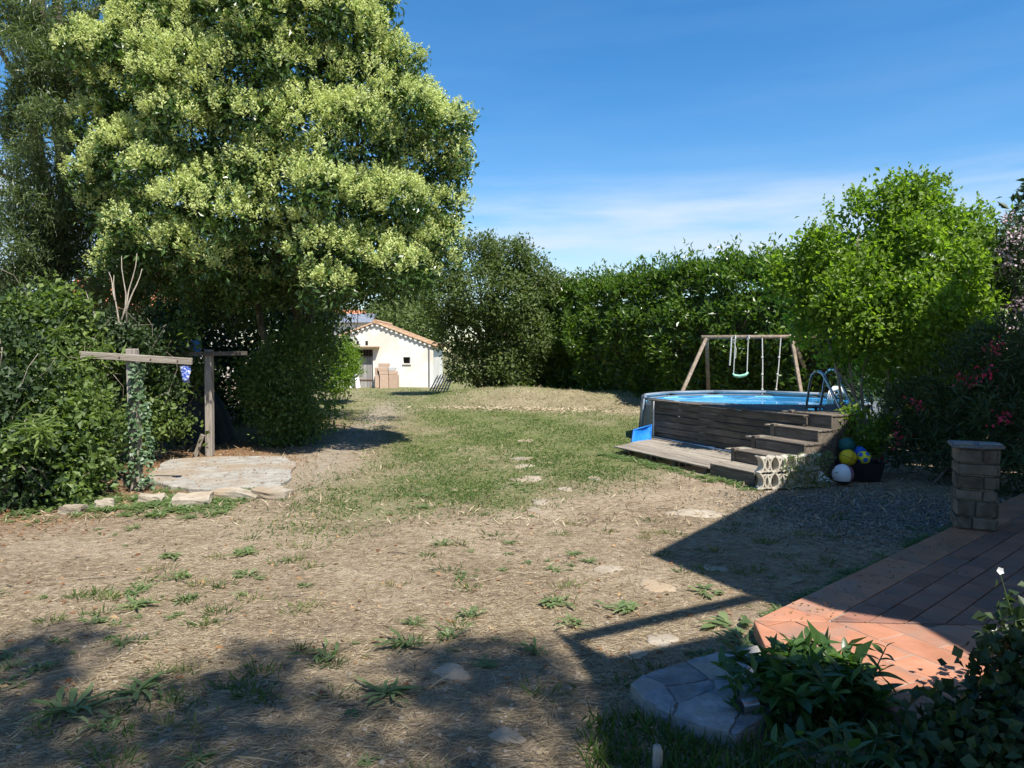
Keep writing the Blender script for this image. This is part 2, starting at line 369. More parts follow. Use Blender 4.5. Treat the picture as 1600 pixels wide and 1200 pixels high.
while u < 11.5:                        # border course
    L_ = .62
    pl = clip([xy(u+J, -.035), xy(u+L_-J, -.035), xy(u+L_-J, BW-J), xy(u+J, BW-J)], SA, Sn)
    tile(pl, .02, ZT, M['tile']); u += L_
TW, TL = .18, .36
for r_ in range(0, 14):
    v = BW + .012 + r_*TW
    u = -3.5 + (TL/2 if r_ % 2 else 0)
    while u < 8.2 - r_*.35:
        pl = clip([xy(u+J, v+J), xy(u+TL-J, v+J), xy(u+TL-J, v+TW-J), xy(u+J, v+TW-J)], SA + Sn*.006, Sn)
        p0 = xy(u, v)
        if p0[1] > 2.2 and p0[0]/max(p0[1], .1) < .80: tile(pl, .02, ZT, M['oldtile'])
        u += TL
# the sunlit apron in front of the seam, its courses laid on the skew
B0 = G(1300, 969, ZT); Be = (G(1408, 1013, ZT)-B0).normalized(); Bm = Vector((Be.y, -Be.x, 0))
LA, LB = G(1181, 977, ZT), G(1225, 1075, ZT); Ln = Vector((LB.y-LA.y, -(LB.x-LA.x), 0)).normalized()
if (B0-LA).dot(Ln) < 0: Ln = -Ln
apr = [(LA.x, LA.y), (SB.x+1.2, SB.y), (4.6, 3.2), (3.4, 2.2), (1.6, 2.6), (LB.x, LB.y)]
KA, KB = G(1203, 1020, ZT), G(1450, 1135, ZT); Kn = Vector((-(KB.y-KA.y), KB.x-KA.x, 0)).normalized()
MB().prism(clip([(LA.x+.02, LA.y-.02), (SB.x+1.2, SB.y-.02), (4.6, 3.2), (3.4, 2.2), (1.6, 2.6), (LB.x+.02, LB.y)], KA, Kn), -.05, ZT-.008).build('apron_bed', M['mortar'], terr)
KA, KB = G(1203, 1020, ZT), G(1450, 1135, ZT); Kn = Vector((-(KB.y-KA.y), KB.x-KA.x, 0)).normalized()
BTW, BTL = .24, .48
for r_ in range(-9, 14):
    for q in range(-9, 12):
        u = q*BTL + (BTL/2 if r_ % 2 else 0) + .12; v = r_*BTW
        P4 = []
        for du, dv in ((J, J), (BTL-J, J), (BTL-J, BTW-J), (J, BTW-J)):
            p = B0 + Be*(u+du) + Bm*(v+dv); P4.append((p.x, p.y))
        pl = clip(P4, SA - Sn*.006, -Sn); pl = clip(pl, LA, Ln) if len(pl) > 2 else []
        pl = clip(pl, KA, Kn) if len(pl) > 2 else []
        pl = clip(pl, (4.1, 0), (-1, 0)) if len(pl) > 2 else []
        tile(pl, .0, ZT-.003, M['tile'])

# ------------------------------------------------------------------ stone pillar
PB = G(1521, 822, ZT)
pil = thing('stone_pillar', 'short brown stone pillar with flat slab cap on the terrace edge', 'pillar', (PB.x, PB.y, ZT), R(-24)); pil.scale = (.8, .8, .97)
MB().box((0, 0, .43), (.36, .36, .86)).build('core', M['mortar'], pil)
z = 0
for hgt_c in (.13, .17, .12, .15, .13, .16):
    for side in range(4):
        a = side*math.pi/2; n_ = random.choice((1, 2, 2)); xs_ = [-.215]
        if n_ == 2: xs_.append(random.uniform(-.06, .08))
        xs_.append(.215)
        for i in range(n_):
            x0, x1 = xs_[i], xs_[i+1]
            p = random.uniform(.0, .022)
            mb = MB().box(((x0+x1)/2, -.195-p/2, z+hgt_c/2), (x1-x0-.012, .06+p, hgt_c-.014))
            mb.v = [tuple(Matrix.Rotation(a, 3, 'Z') @ (Vector(q)+Vector([random.uniform(-.007, .007) for _ in range(3)]))) for q in mb.v]
            mb.build('stone', M['pillarstone'], pil, bevel=.012)
    z += hgt_c
cp = [(-.30, -.27), (-.05, -.29), (.16, -.26), (.29, -.20), (.30, .1), (.26, .28), (-.1, .29), (-.29, .25)]
MB().prism(cp, .862, .895).build('cap_slab', M['slate'], pil, bevel=.006)
MB().prism([(-.28, -.25), (-.06, -.27), (-.02, .02), (-.27, .05)], .897, .911).build('cap_slab', M['slate'], pil, bevel=.004)
MB().prism([(.0, -.25), (.26, -.19), (.27, .06), (.03, .0)], .897, .909).build('cap_slab', M['slate'], pil, bevel=.004)

# ================================================================== UNSEEN HOUSE (roof slabs and beam shaped to cast the terrace shadow)
ZR = 5.9; OFF = Vector((SUN.x, SUN.y, 0))*(ZR/SUN.z)
def sh(px, py, z=0.): p = G(px, py, z); k = (ZR-z)/SUN.z; return (p.x+SUN.x*k, p.y+SUN.y*k)
def shp(x, y): return (x+OFF.x, y+OFF.y)
a0 = G(1030, 870); ed = (G(1232, 764)-a0).normalized(); em = Vector((ed.y, -ed.x, 0))
a1 = a0 + ed*7.7; a2 = a1 + em*8; a3 = Vector((9.5, 1.0, 0))
house = thing('house', 'unseen house with roof slabs shaped to cast the terrace shadow', 'house', (6, 0, 0))
def hb(mb, name, mat):
    mb.v = [(p[0]-6, p[1], p[2]) for p in mb.v]; return mb.build(name, mat, house)
polyA = [shp(a0.x, a0.y), shp(a1.x, a1.y), shp(a2.x, a2.y), shp(a3.x, a3.y), sh(1640, 1085, ZT), sh(1452, 976, ZT), sh(1300, 952, ZT), sh(1180, 931)]  # roof outlines projected back along the sun from the wanted shadow edges
hb(MB().prism(polyA, ZR, ZR+.2), 'roof', M['canal'])
polyC = [sh(903, 1003), sh(1003, 1052), sh(1200, 1008), sh(1235, 1095, ZT), sh(1420, 1106, ZT), sh(1640, 1120, ZT), shp(5.2, 2.2), shp(5.2, -.6), shp(1.2, -.6), sh(1000, 1230), sh(985, 1120), sh(955, 1062)]
hb(MB().prism(polyC, ZR+.3, ZR+.46), 'roof', M['canal'])
q0, q1 = sh(908, 1003), sh(1190, 936)
hb(MB().bar((q0[0], q0[1], ZR+.12), (q1[0], q1[1], ZR+.12), .09, .12), 'beam', M['swingwood'])  # beam added to cast the thin shadow strip
W0 = a0 + OFF + (ed+em)*.6; W1 = a1 + OFF + em*.6
hb(MB().bar((W0.x, W0.y, ZR/2), (W1.x, W1.y, ZR/2), .3, ZR-.02), 'wall', M['render'])
W2 = W0 + em*5
hb(MB().bar((W0.x+em.x*.16, W0.y+em.y*.16, ZR/2), (W2.x, W2.y, ZR/2), .3, ZR-.02), 'wall', M['render'])
hb(MB().bar((2.0, -3.35, ZR/2+.14), (7.2, -3.35, ZR/2+.14), .3, ZR+.26), 'wall', M['render'])

# ================================================================== SLAB, STONES
slab_px = [(224, 752), (262, 722), (345, 716), (440, 716), (462, 730), (447, 755), (440, 764), (330, 768), (262, 764)]
sl = []
for i, p in enumerate(slab_px):
    a_, b_ = G(*p), G(*slab_px[(i+1) % len(slab_px)])
    for f in (0, .25, .5, .75): sl.append(a_.lerp(b_, f)+Vector((random.uniform(-.06, .06), random.uniform(-.06, .06), 0)))
sl = sl; c = sum(sl, Vector())/len(sl)
MB().prism([(p.x-c.x, p.y-c.y) for p in sl], -.05, .045).build('concrete_slab', M['concrete'], label='worn pale concrete slab between the two clothesline posts', cat='slab', loc=(c.x, c.y, 0), bevel=.015)
def rock(name, px, py, wpx, hpx, mat, label, group=None, flat=.5, seed=0, z=None):
    p = G(px, py); s = p.y/FPX; rw = wpx*s/2; g_ = FPX*CAMH/(p.y**2); rd = max(hpx/g_/2, rw*.35) if flat < .4 else rw*.7
    rr = random.Random(seed); mb = MB(); hh = flat*min(rw, rd)
    sphere(mb, (0, 0, 0), 1, 26, 8)
    ph = [rr.uniform(0, 6) for _ in range(4)]
    vs = []
    for v in mb.v:
        a = math.atan2(v[1], v[0]); k = 1+.16*math.sin(2*a+ph[0])+.12*math.sin(3*a+ph[1])+.07*math.sin(5*a+ph[2])+.05*math.sin(9*a+ph[3])
        zz = v[2]; zz = math.copysign(abs(zz)**.55, zz)
        vs.append((v[0]*rw*k, v[1]*rd*k, hh*zz*(1+.2*math.sin(3*v[0]+2*v[1]+ph[3]))))
    mb.v = vs
    zg = float(hgt(p.x, p.y)); zc = zg + (hh*.15 if flat > .4 else (.010-hh*.9)) if z is None else z
    return mb.build(name, mat, smooth=True, label=label, cat='stone', group=group, loc=(p.x, p.y, zc))
def blockstone(px, py, wpx, h_, dep, label, seed, rz=0., z=None):
    p = G(px, py); s_ = p.y/FPX; rr = random.Random(seed); bm = bmesh.new(); bmesh.ops.create_cube(bm, size=1)
    bmesh.ops.subdivide_edges(bm, edges=bm.edges[:], cuts=3, use_grid_fill=True)
    for v in bm.verts:
        r_ = (abs(v.co.x)**4+abs(v.co.y)**4+abs(v.co.z)**4)**.25*2; k = 1-.12*max(0, r_-1)
        v.co = Vector((v.co.x*wpx*s_*k, v.co.y*dep*k, v.co.z*h_*k)); q = v.co*7+Vector((seed, seed*2, 0))
        v.co += Vector((math.sin(q.y*1.7+q.z*2.1), math.sin(q.x*1.3+q.z), math.sin(q.x*1.9+q.y*1.1)))*.022*h_/.25 + Vector((rr.uniform(-1, 1), rr.uniform(-1, 1), rr.uniform(-1, 1)))*.008
    me = bpy.data.meshes.new('kerb_stone'); bm.to_mesh(me); bm.free(); me.materials.append(M['stone']); me.shade_flat()
    o_ = obj('kerb_stone', me, None, label, 'stone', 'stones edging the slab', loc=(p.x, p.y+dep*.35, h_*.16)); o_.rotation_euler = (rr.uniform(-.1, .1), rr.uniform(-.1, .1), rz); return o_
blockstone(295, 790, 56, .15, .36, 'squarish pale stone at the front middle of the concrete slab', 1, .2)
blockstone(365, 779, 74, .13, .30, 'long pale stone along the front edge of the concrete slab', 2, .05)
blockstone(421, 778, 58, .14, .32, 'grey stone at the slab corner farthest from the ivy post', 3, -.1)
blockstone(232, 784, 36, .12, .22, 'small stone at the foot of the ivy covered post', 4, .3)
blockstone(160, 794, 26, .13, .2, 'rough stone half hidden in weeds beside the brambles', 5, .5)
blockstone(108, 802, 34, .12, .2, 'pale flat stone at the very foot of the bramble thicket', 6, .1)
for i, (px, py, wp, hp, lb) in enumerate((
    (825, 747, 58, 9, 'largest whitish stepping stone in the middle of the lawn'),
    (822, 688, 24, 5, 'small pale stone high up the lawn in front of the bank'),
    (818, 727, 34, 6, 'thin pale stone just beyond the largest whitish stepping stone'),
    (815, 715, 40, 5, 'faint stone slab second beyond the largest stepping stone'),
    (928, 746, 22, 7, 'small tan stone on the lawn toward the pool deck'),
    (884, 763, 20, 8, 'small angular tan stone in the grass below the stepping stone'),
    (845, 782, 32, 10, 'rounded tan stone at the near rim of the lawn'),
    (836, 795, 26, 8, 'flat dusty stone nearest the bare soil below the lawn'),
    (950, 887, 46, 14, 'flat oval stone in the straw near the tip of the eave shadow'),
    (1026, 914, 56, 20, 'broad flat stone in sunlight just outside the eave shadow'),
    (1116, 887, 40, 11, 'flat stone lying wholly inside the eave shadow'),
    (1034, 999, 52, 20, 'flat tan stone crossed by the thin shadow strip'),
    (996, 1022, 28, 16, 'small grey stone in shade beside the slate step'),
    (705, 1048, 60, 26, 'pale dusty stone among the tree shadows'),
    (792, 1148, 56, 26, 'half buried pale stone at the bottom middle in shade'),
    (1090, 800, 90, 14, 'wide pale dusty stone flush with the soil below the deck'))):
    rock('stepping_stone', px, py, wp, hp, M['stone'], lb, 'flat stones set in the ground', .10, 20+i)

# slate step, bottom middle
sp = [(985, 1070), (1010, 1050), (1060, 1035), (1120, 1020), (1175, 1008), (1205, 1012), (1230, 1060), (1195, 1120), (1150, 1148), (1100, 1135), (1040, 1112), (1005, 1090)]
ZS = .07
sw = [G(*p, ZS) for p in sp]; sc0 = sum(sw, Vector())/len(sw); sc0.z = 0
step = thing('slate_step', 'rounded garden step paved with blue grey slate in the shade', 'step', (sc0.x, sc0.y, 0))
sl2 = [(p.x-sc0.x, p.y-sc0.y) for p in sw]
MB().prism(sl2, -.05, ZS-.014).build('bed', M['mortar'], step)
sites = [(q[0]+random.uniform(-.09, .09), q[1]+random.uniform(-.09, .09)) for q in [(-.36, -.02), (-.12, .12), (.2, .22), (-.18, -.12), (.02, -.2), (.15, -.02), (.16, -.36), (.34, -.1)]]
for i, s_ in enumerate(sites):
    pl = list(sl2)
    for j, q in enumerate(sites):
        if i == j: continue
        d = Vector((s_[0]-q[0], s_[1]-q[1])); mid = ((s_[0]+q[0])/2+d.normalized().x*.006, (s_[1]+q[1])/2+d.normalized().y*.006)
        pl = clip(pl, mid, d)
        if len(pl) < 3: break
    if parea(pl) > .002:
        pq = []
        for j in range(len(pl)):
            a_, b_ = Vector(pl[j]), Vector(pl[(j+1) % len(pl)]); k_ = max(1, int((b_-a_).length/.04))
            for f in range(k_): p_ = a_.lerp(b_, f/k_); pq.append((p_.x+random.uniform(-.007, .007), p_.y+random.uniform(-.007, .007)))
        MB().prism(pq, .02, ZS+random.uniform(-.007, .005)).build('slate_slab', M['slate'], step, bevel=.004)

# ================================================================== CLOTHESLINE POSTS
def tpost(base, hh, wd, bar0, bar1, name, label, lean=(0, 0), strut=False):
    o = thing(name, label, 'clothesline post', base, 0, 'clothesline posts')
    b_ = Vector(base)
    mb = MB().bar((0, 0, -.1), (lean[0], lean[1], hh), wd, wd, up=(0, 1, 0)); mb.build('post', M['postwood'], o, bevel=.008)
    p0, p1 = Vector(bar0)-b_, Vector(bar1)-b_; d = (p1-p0)
    ang = math.atan2(d.z, d.x)
    br = MB().box((0, 0, 0), (d.length, .045, .075 if strut else .095)).build('crossbar', M['wood'] if strut else M['deckwood'], o, bevel=.006)  # rear bar takes the darker wood: tree shade put into its colour
    br.location = (p0+p1)/2; br.rotation_euler = (0, -ang, math.atan2(d.y, d.x))
    for f in (-.38, -.14, .14, .38):
        MB().tube([(f*d.length, -.026, 0), (f*d.length, -.034, 0)], .011, 8).build('bolt', M['rust'], br)
    if strut:
        st_ = MB().box((0, 0, 0), (.46, .05, .08)).build('brace', M['deckwood'], o, bevel=.006); st_.location = (-.16, -.1, .18); st_.rotation_euler = (0, R(-70), 0)
    return o
b1 = G(214, 764); Y1 = b1.y
e0, e1 = at(125, 554, Y1-.11), at(300, 565, Y1-.11)
tp1 = tpost((b1.x, b1.y, 0), at(213, 545, Y1).z, .13, e0, e1, 'clothesline_post', 'weathered wooden T post wrapped in ivy beside the brambles', (-.02, 0))
b2 = G(328, 711); Y2 = b2.y
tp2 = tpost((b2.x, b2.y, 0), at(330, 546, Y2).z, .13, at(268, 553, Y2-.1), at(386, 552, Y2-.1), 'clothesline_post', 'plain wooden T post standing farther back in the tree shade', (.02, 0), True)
# peg bag
pb = at(288, 566, Y1-.1)
mb = MB(); n_ = 12
for j in range(8):
    f = j/7
    for i in range(n_):
        a = 2*math.pi*i/n_; r_ = .075-.035*f+.016*math.sin(3*a+f*5)+.008*math.sin(5*a); mb.v.append((r_*math.cos(a)+.03*f, r_*.45*math.sin(a), -.02-.21*f-.03*math.sin(2*a)*f))
for j in range(7):
    for i in range(n_): mb.f.append((j*n_+i, (j+1)*n_+i, (j+1)*n_+(i+1) % n_, j*n_+(i+1) % n_)); mb.m.append(0)
mb.f.append(tuple(7*n_+i for i in range(n_))[::-1]); mb.m.append(0)
mb.build('peg_bag', M['cloth'], smooth=True, label='blue and white cloth peg bag hanging from the ivy post crossbar', cat='bag', loc=(pb.x, pb.y, e1.z-.04))
# tarp covered heap
tb = G(300, 690)
mb = MB(); N_ = 15
tb = Vector((-6.75, 15.6, 0))
for j in range(N_):
    for i in range(N_):
        x, y = -1+2*i/(N_-1), -1+2*j/(N_-1); r_ = max(abs(x), abs(y))
        zz = 1.15*max(0, 1-r_**6)*(1-.15*x) + .07*math.sin(6*x+2*y)+.05*math.sin(9*y-3*x)
        mb.v.append((x*(.42+.18*(1-zz/1.9)), y*.5, max(-.02, zz)))
for j in range(N_-1):
    for i in range(N_-1): q = j*N_+i; mb.f.append((q, q+1, q+N_+1, q+N_)); mb.m.append(0)
mb.build('tarpaulin', M['tarp'], smooth=True, label='dark tarpaulin draped over a tall shape behind the plain T post', cat='tarp', loc=tb)
rock('rubble', 308, 668, 44, 20, M['concrete'], 'grey rubble heap at the foot of the dark tarpaulin', None, .8, 41)
btp = at(292, 546, 17.5)
mb = MB()
for j in range(6):
    for i in range(8): mb.v.append((i*.09-.3, .03*math.sin(i*1.9+j), -.09*j*(.6+.05*i)+.04*math.sin(i+j)))
for j in range(5):
    for i in range(7): q = j*8+i; mb.f.append((q, q+8, q+9, q+1)); mb.m.append(0)
bt = mb.build('blue_sheet', M['bluetarp'], smooth=True, label='scrap of blue sheet caught in the dark hedge under the tree', cat='sheet', loc=(btp.x, btp.y, btp.z+.25))
sm = bt.modifiers.new('thickness', 'SOLIDIFY'); sm.thickness = .01
# ================================================================== SHED
YS = 38.5
def S_(px, py, dy=0.): p = at(px, py, YS); return Vector((p.x, p.y+dy, p.z))
rx = S_(586, 503).x; rzt = S_(586, 506).z; exr = S_(677, 541).x; ezr = S_(677, 541).z; exl = S_(520, 531).x; ezl = S_(520, 531).z
DEP = 5.0
shed = thing('garden_shed', 'white rendered shed with clay tile roof at the end of the garden', 'shed', (rx, YS, 0))
def rel(mb): mb.v = [(p[0]-rx, p[1]-YS, p[2]) for p in mb.v]; return mb
gw = [(exl, -.2), (exr, -.2), (exr, ezr), (rx, rzt), (exl, ezl)]
def gable(y0, y1):
    vs = [(x, y0, z) for x, z in gw]+[(x, y1, z) for x, z in gw]; n = 5
    return vs, [tuple(range(n)), tuple(range(2*n-1, n-1, -1))]+[(i+n, (i+1) % n+n, (i+1) % n, i)[::1] for i in range(n)]
# front wall with real openings: strips round door and window
dx0, dx1, dz0, dz1 = S_(553, 600).x, S_(583, 600).x, -.1, S_(570, 546).z
wx0, wx1, wz0, wz1 = S_(630, 568).x, S_(641, 558).x, S_(630, 568).z, S_(641, 558).z
def topz(x): return ezl+(rzt-ezl)*(x-exl)/(rx-exl) if x < rx else rzt+(ezr-rzt)*(x-rx)/(exr-rx)
mb = MB()
def wallpoly(pts):
    n = len(pts); mb.add([(x, YS, z) for x, z in pts]+[(x, YS+.28, z) for x, z in pts], [tuple(range(n)), tuple(range(2*n-1, n-1, -1))]+[(i, i+n, (i+1) % n+n, (i+1) % n) for i in range(n)])
wallpoly([(exl, -.2), (dx0, -.2), (dx0, topz(dx0)), (exl, ezl)])
wallpoly([(dx0, dz1), (dx1, dz1), (dx1, topz(dx1)), (dx0, topz(dx0))])
wallpoly([(dx1, -.2), (wx0, -.2), (wx0, topz(wx0)), (rx, rzt), (dx1, topz(dx1))] if rx > dx1 else [(dx1, -.2), (wx0, -.2), (wx0, topz(wx0)), (dx1, topz(dx1))])
wallpoly([(wx0, -.2), (wx1, -.2), (wx1, wz0), (wx0, wz0)]); wallpoly([(wx0, wz1), (wx1, wz1), (wx1, topz(wx1)), (wx0, topz(wx0))])
wallpoly([(wx1, -.2), (exr, -.2), (exr, ezr), (wx1, topz(wx1))])
rel(mb).build('wall', M['render'], shed)
rel(MB().box(((exr-.14), YS+DEP/2+.2, ezr/2-.1), (.28, DEP-.1, ezr+.15))).build('wall', M['render'], shed)
rel(MB().box(((exl+.14), YS+DEP/2+.2, ezl/2-.1), (.28, DEP-.1, ezl+.15))).build('wall', M['render'], shed)
rel(MB().box(((exl+exr)/2, YS+DEP, 1.0), (exr-exl-.6, .2, 2.2))).build('wall', M['dark'], shed)
# canal tile roof: rows of half-round tiles running down each slope
def slope(x0, z0, x1, z1, name):
    L_ = math.hypot(x1-x0, z1-z0); ux, uz = (x1-x0)/L_, (z1-z0)/L_; nx_, nz_ = -uz, ux
    if nz_ < 0: nx_, nz_ = -nx_, -nz_
    mb = MB(); rows = int(DEP/.19); cr = 7
    for r_ in range(rows):
        yc = YS-.13+.19*r_+.095
        for q in range(int(L_/.36)+1):
            s0, s1 = q*.36, min((q+1)*.36+.05, L_+.16)
            vs = []
            for s_, rr in ((s0, .085), (s1, .1)):
                lift = .03 if s_ == s0 else .05
                for k in range(cr):
                    a = math.pi*k/(cr-1); h_ = rr*math.sin(a)+lift
                    vs.append((x0+ux*s_+nx_*h_, yc+rr*math.cos(a), z0+uz*s_+nz_*h_))
            mb.add(vs, [(k, k+1, cr+k+1, cr+k) for k in range(cr-1)])
    mb.add([(x0, YS-.12, z0+.03), (x1+ux*.2, YS-.12, z1+uz*.2+.03), (x1+ux*.2, YS+DEP, z1+uz*.2+.03), (x0, YS+DEP, z0+.03)], [(0, 1, 2, 3)])
    rel(mb).build(name, M['canal'], shed, smooth=False)
    # verge: short tile ends poking out under the rake
    mb = MB()
    for q in range(int(L_/.27)):
        s_ = .15+q*.27; cxx, cz = x0+ux*s_, z0+uz*s_-.02
        mb.tube([(cxx, YS-.1, cz), (cxx, YS+.05, cz)], .075, 8)
    rel(mb).build('verge_tiles', M['render'], shed, kind='stuff')
slope(rx, rzt, exr, ezr, 'roof'); slope(rx, rzt, exl, ezl, 'roof')
rel(MB().tube([(rx, YS-.14, rzt+.12), (rx, YS+DEP, rzt+.12)], .12, 10)).build('ridge', M['canal'], shed)
door = thing('x', 'x', 'x'); bpy.data.objects.remove(door)
dm = rel(MB().box(((dx0+dx1)/2, YS+.16, (dz0+dz1)/2-.2), (dx1-dx0-.02, .03, dz1-dz0-.44))).build('door', M['doorwood'], shed)
dw = (dx1-dx0)/6
for i in range(6):
    rel(MB().box((dx0+dw*(i+.5), YS+.13, (dz0+dz1)/2-.2), (dw-.015, .03, dz1-dz0-.46))).build('plank', M['doorwood'], dm)
rel(MB().box(((dx0+dx1)/2, YS+.105, S_(570, 594).z), (dx1-dx0-.04, .02, .06))).build('hinge', M['rust'], dm)
rel(MB().box(((dx0+dx1)/2, YS+.15, dz1-.19), (dx1-dx0, .1, .36))).build('transom', M['dark'], shed)
for i in range(7): rel(MB().box((dx0+.08+i*.14, YS+.09, dz1-.17), (.02, .02, .28))).build('transom_bar', M['rust'], shed)
rel(MB().box(((dx0+dx1)/2, YS+.09, dz1-.38), (dx1-dx0, .06, .06))).build('lintel', M['swingwood'], shed)
rel(MB().box(((dx0+S_(594, 542).x)/2-.1, YS-.17, S_(570, 542).z), (S_(594, 542).x-dx0+.15, .4, .05))).build('canopy', M['canal'], shed)
for vx in (559, 573):
    p = S_(vx, 536); rel(MB().box((p.x, YS-.004, p.z), (.13, .02, .22))).build('vent', M['dark'], shed)
rel(MB().box(((wx0+wx1)/2, YS+.2, (wz0+wz1)/2), (wx1-wx0, .02, wz1-wz0))).build('window', M['dark'], shed)
rel(MB().box((wx1-.05, YS+.14, (wz0+wz1)/2), (.05, .05, wz1-wz0))).build('window_frame', M['doorwood'], shed)
rel(MB().box(((wx0+wx1)/2, YS-.02, wz0-.03), (wx1-wx0+.1, .08, .045))).build('window_sill', M['render'], shed)
pp = S_(671, 600); rel(MB().tube([(pp.x, YS-.06, 0), (pp.x, YS-.06, 2.1)], .028, 8)).build('downpipe', M['ironpole'], shed)
# block stack
bs0 = S_(598, 606)
stk = thing('block_stack', 'stack of pinkish brown hollow blocks against the white shed wall', 'block stack', (bs0.x, YS-.9, float(hgt(bs0.x, YS-.9))))
sc_ = (YS-.9)/FPX
def blk(px0, px1, py0, py1, mat, y0=0., d=.6):
    x0, x1 = (px0-598)*sc_, (px1-598)*sc_; z0, z1 = (606-py1)*sc_, (606-py0)*sc_
    MB().box(((x0+x1)/2, y0+d/2, (z0+z1)/2), (x1-x0-.015, d, z1-z0-.012)).build('block', mat, stk, bevel=.012)
for a in ((598, 612, 585, 607, M['brick']), (612.3, 626, 585, 607, M['brick']), (597, 611.5, 579.5, 585, M['brick']), (611.8, 624.5, 579.5, 585, M['brick']), (595, 611, 573.5, 579.5, M['brick']), (611.5, 622, 573, 579.5, M['greybrick']), (596, 612, 567, 573, M['brick']), (590, 597, 586, 606, M['brick'], .08), (590, 595, 573.5, 585.5, M['brick'], .08)): blk(*a)
# leaning white board
lb = S_(565, 607); lt = S_(555, 571)
mb = MB().bar((lb.x, YS-.75, .0), (lt.x, YS-.09, lt.z+.02), .2, .03, up=(0, -1, .4)); mb.build('leaning_board', M['whitewood'], bevel=.004, label='white board leaning against the shed door', cat='board')
# slatted frame leaning by the shed corner
fr = thing('leaning_rack', 'grey slatted metal rack leaning in shade beside the shed', 'rack', (0, 0, 0))
for i in range(7):
    p0 = at(672+i*4.2, 610+i*.4, 33.2); p1 = at(684+i*4.4, 587-i*.6, 33.9); p0.z = max(p0.z, .03)
    MB().bar(p0, p1, .05, .03).build('slat', M['ironpole'], fr)
pa, pb_ = at(674, 606, 33.28), at(702, 608, 33.3); MB().bar(pa, pb_, .04, .03).build('rail', M['ironpole'], fr)
pa, pb_ = at(682, 591, 33.85), at(711, 590, 33.9); MB().bar(pa, pb_, .04, .03).build('rail', M['ironpole'], fr)
# ------------------------------------------------------------------ houses behind
def far_house(name, label, x0, x1, y0, d, ez, rz_, roofmat, wallmat, wins=()):
    o = thing(name, label, 'house', ((x0+x1)/2, y0, 0)); w_ = x1-x0
    MB().box((0, d/2, ez/2-.1), (w_, d, ez+.2)).build('wall', wallmat, o)
    mb = MB(); ov = .4
    mb.add([(-w_/2-ov, -ov, ez-.05), (w_/2+ov, -ov, ez-.05), (w_/2+ov, d/2, rz_), (-w_/2-ov, d/2, rz_), (-w_/2-ov, d+ov, ez-.05), (w_/2+ov, d+ov, ez-.05)], [(0, 1, 2, 3), (3, 2, 5, 4), (0, 3, 4), (1, 5, 2), (0, 4, 5, 1)])
    rf = mb.build('roof', roofmat, o)
    for wx, wz, ww, wh in wins:
        wo = MB().box((wx, -.0, wz), (ww, .06, wh)).build('window', M['glass'], o)
        MB().box((wx, -.05, wz-wh/2-.05), (ww+.2, .12, .08)).build('sill', M['render'], wo)
    return o, rf
p0, p1 = at(545, 500, 58), at(592, 500, 58)
o, rf = far_house('far_house', 'distant house with orange red roof showing above the shed ridge', p0.x-3, p1.x, 58, 7, at(560, 507, 58).z, at(560, 484, 61.5).z, M['redroof'], M['render'])
p0, p1 = at(538, 500, 50), at(580, 500, 50)
far_house('far_house', 'distant small building with blue grey slate roof left of the shed ridge', p0.x-2, p1.x-.3, 50, 3, at(560, 503, 50).z, at(556, 490, 51.5).z, M['slateroof'], M['render'])
p0, p1 = at(188, 500, 42), at(300, 500, 42)
far_house('far_house', 'pale neighbouring house with clay roof glimpsed through the trees', p0.x-4, p1.x, 42, 7, at(240, 480, 42).z, at(240, 432, 45.5).z, M['redroof'], M['render'], ((0, 2.0, .9, 1.1), (4, 2.0, .9, 1.1)))
p0 = at(405, 560, 30)
far_house('far_shed', 'low pale outbuilding glimpsed below the big tree', p0.x-.5, p0.x+.6, 30, 2.0, at(405, 549, 30).z, at(405, 543, 31).z, M['slateroof'], M['render'])
# TV aerial
ap = at(963, 425, 62)
aer = thing('tv_aerial', 'thin television aerial mast rising above the hedge', 'aerial', (ap.x, 62, 0))
MB().tube([(0, 0, 0), (0, 0, ap.z)], .045, 6).build('mast', M['ironpole'], aer)
MB().tube([(-.25, 0, ap.z-.25), (.75, 0, ap.z-.05)], .025, 5).build('boom', M['ironpole'], aer)
for i in range(4): MB().tube([(-.15+i*.25, -.3, ap.z-.23+i*.05), (-.15+i*.25, .3, ap.z-.23+i*.05)], .02, 5).build('element', M['ironpole'], aer)

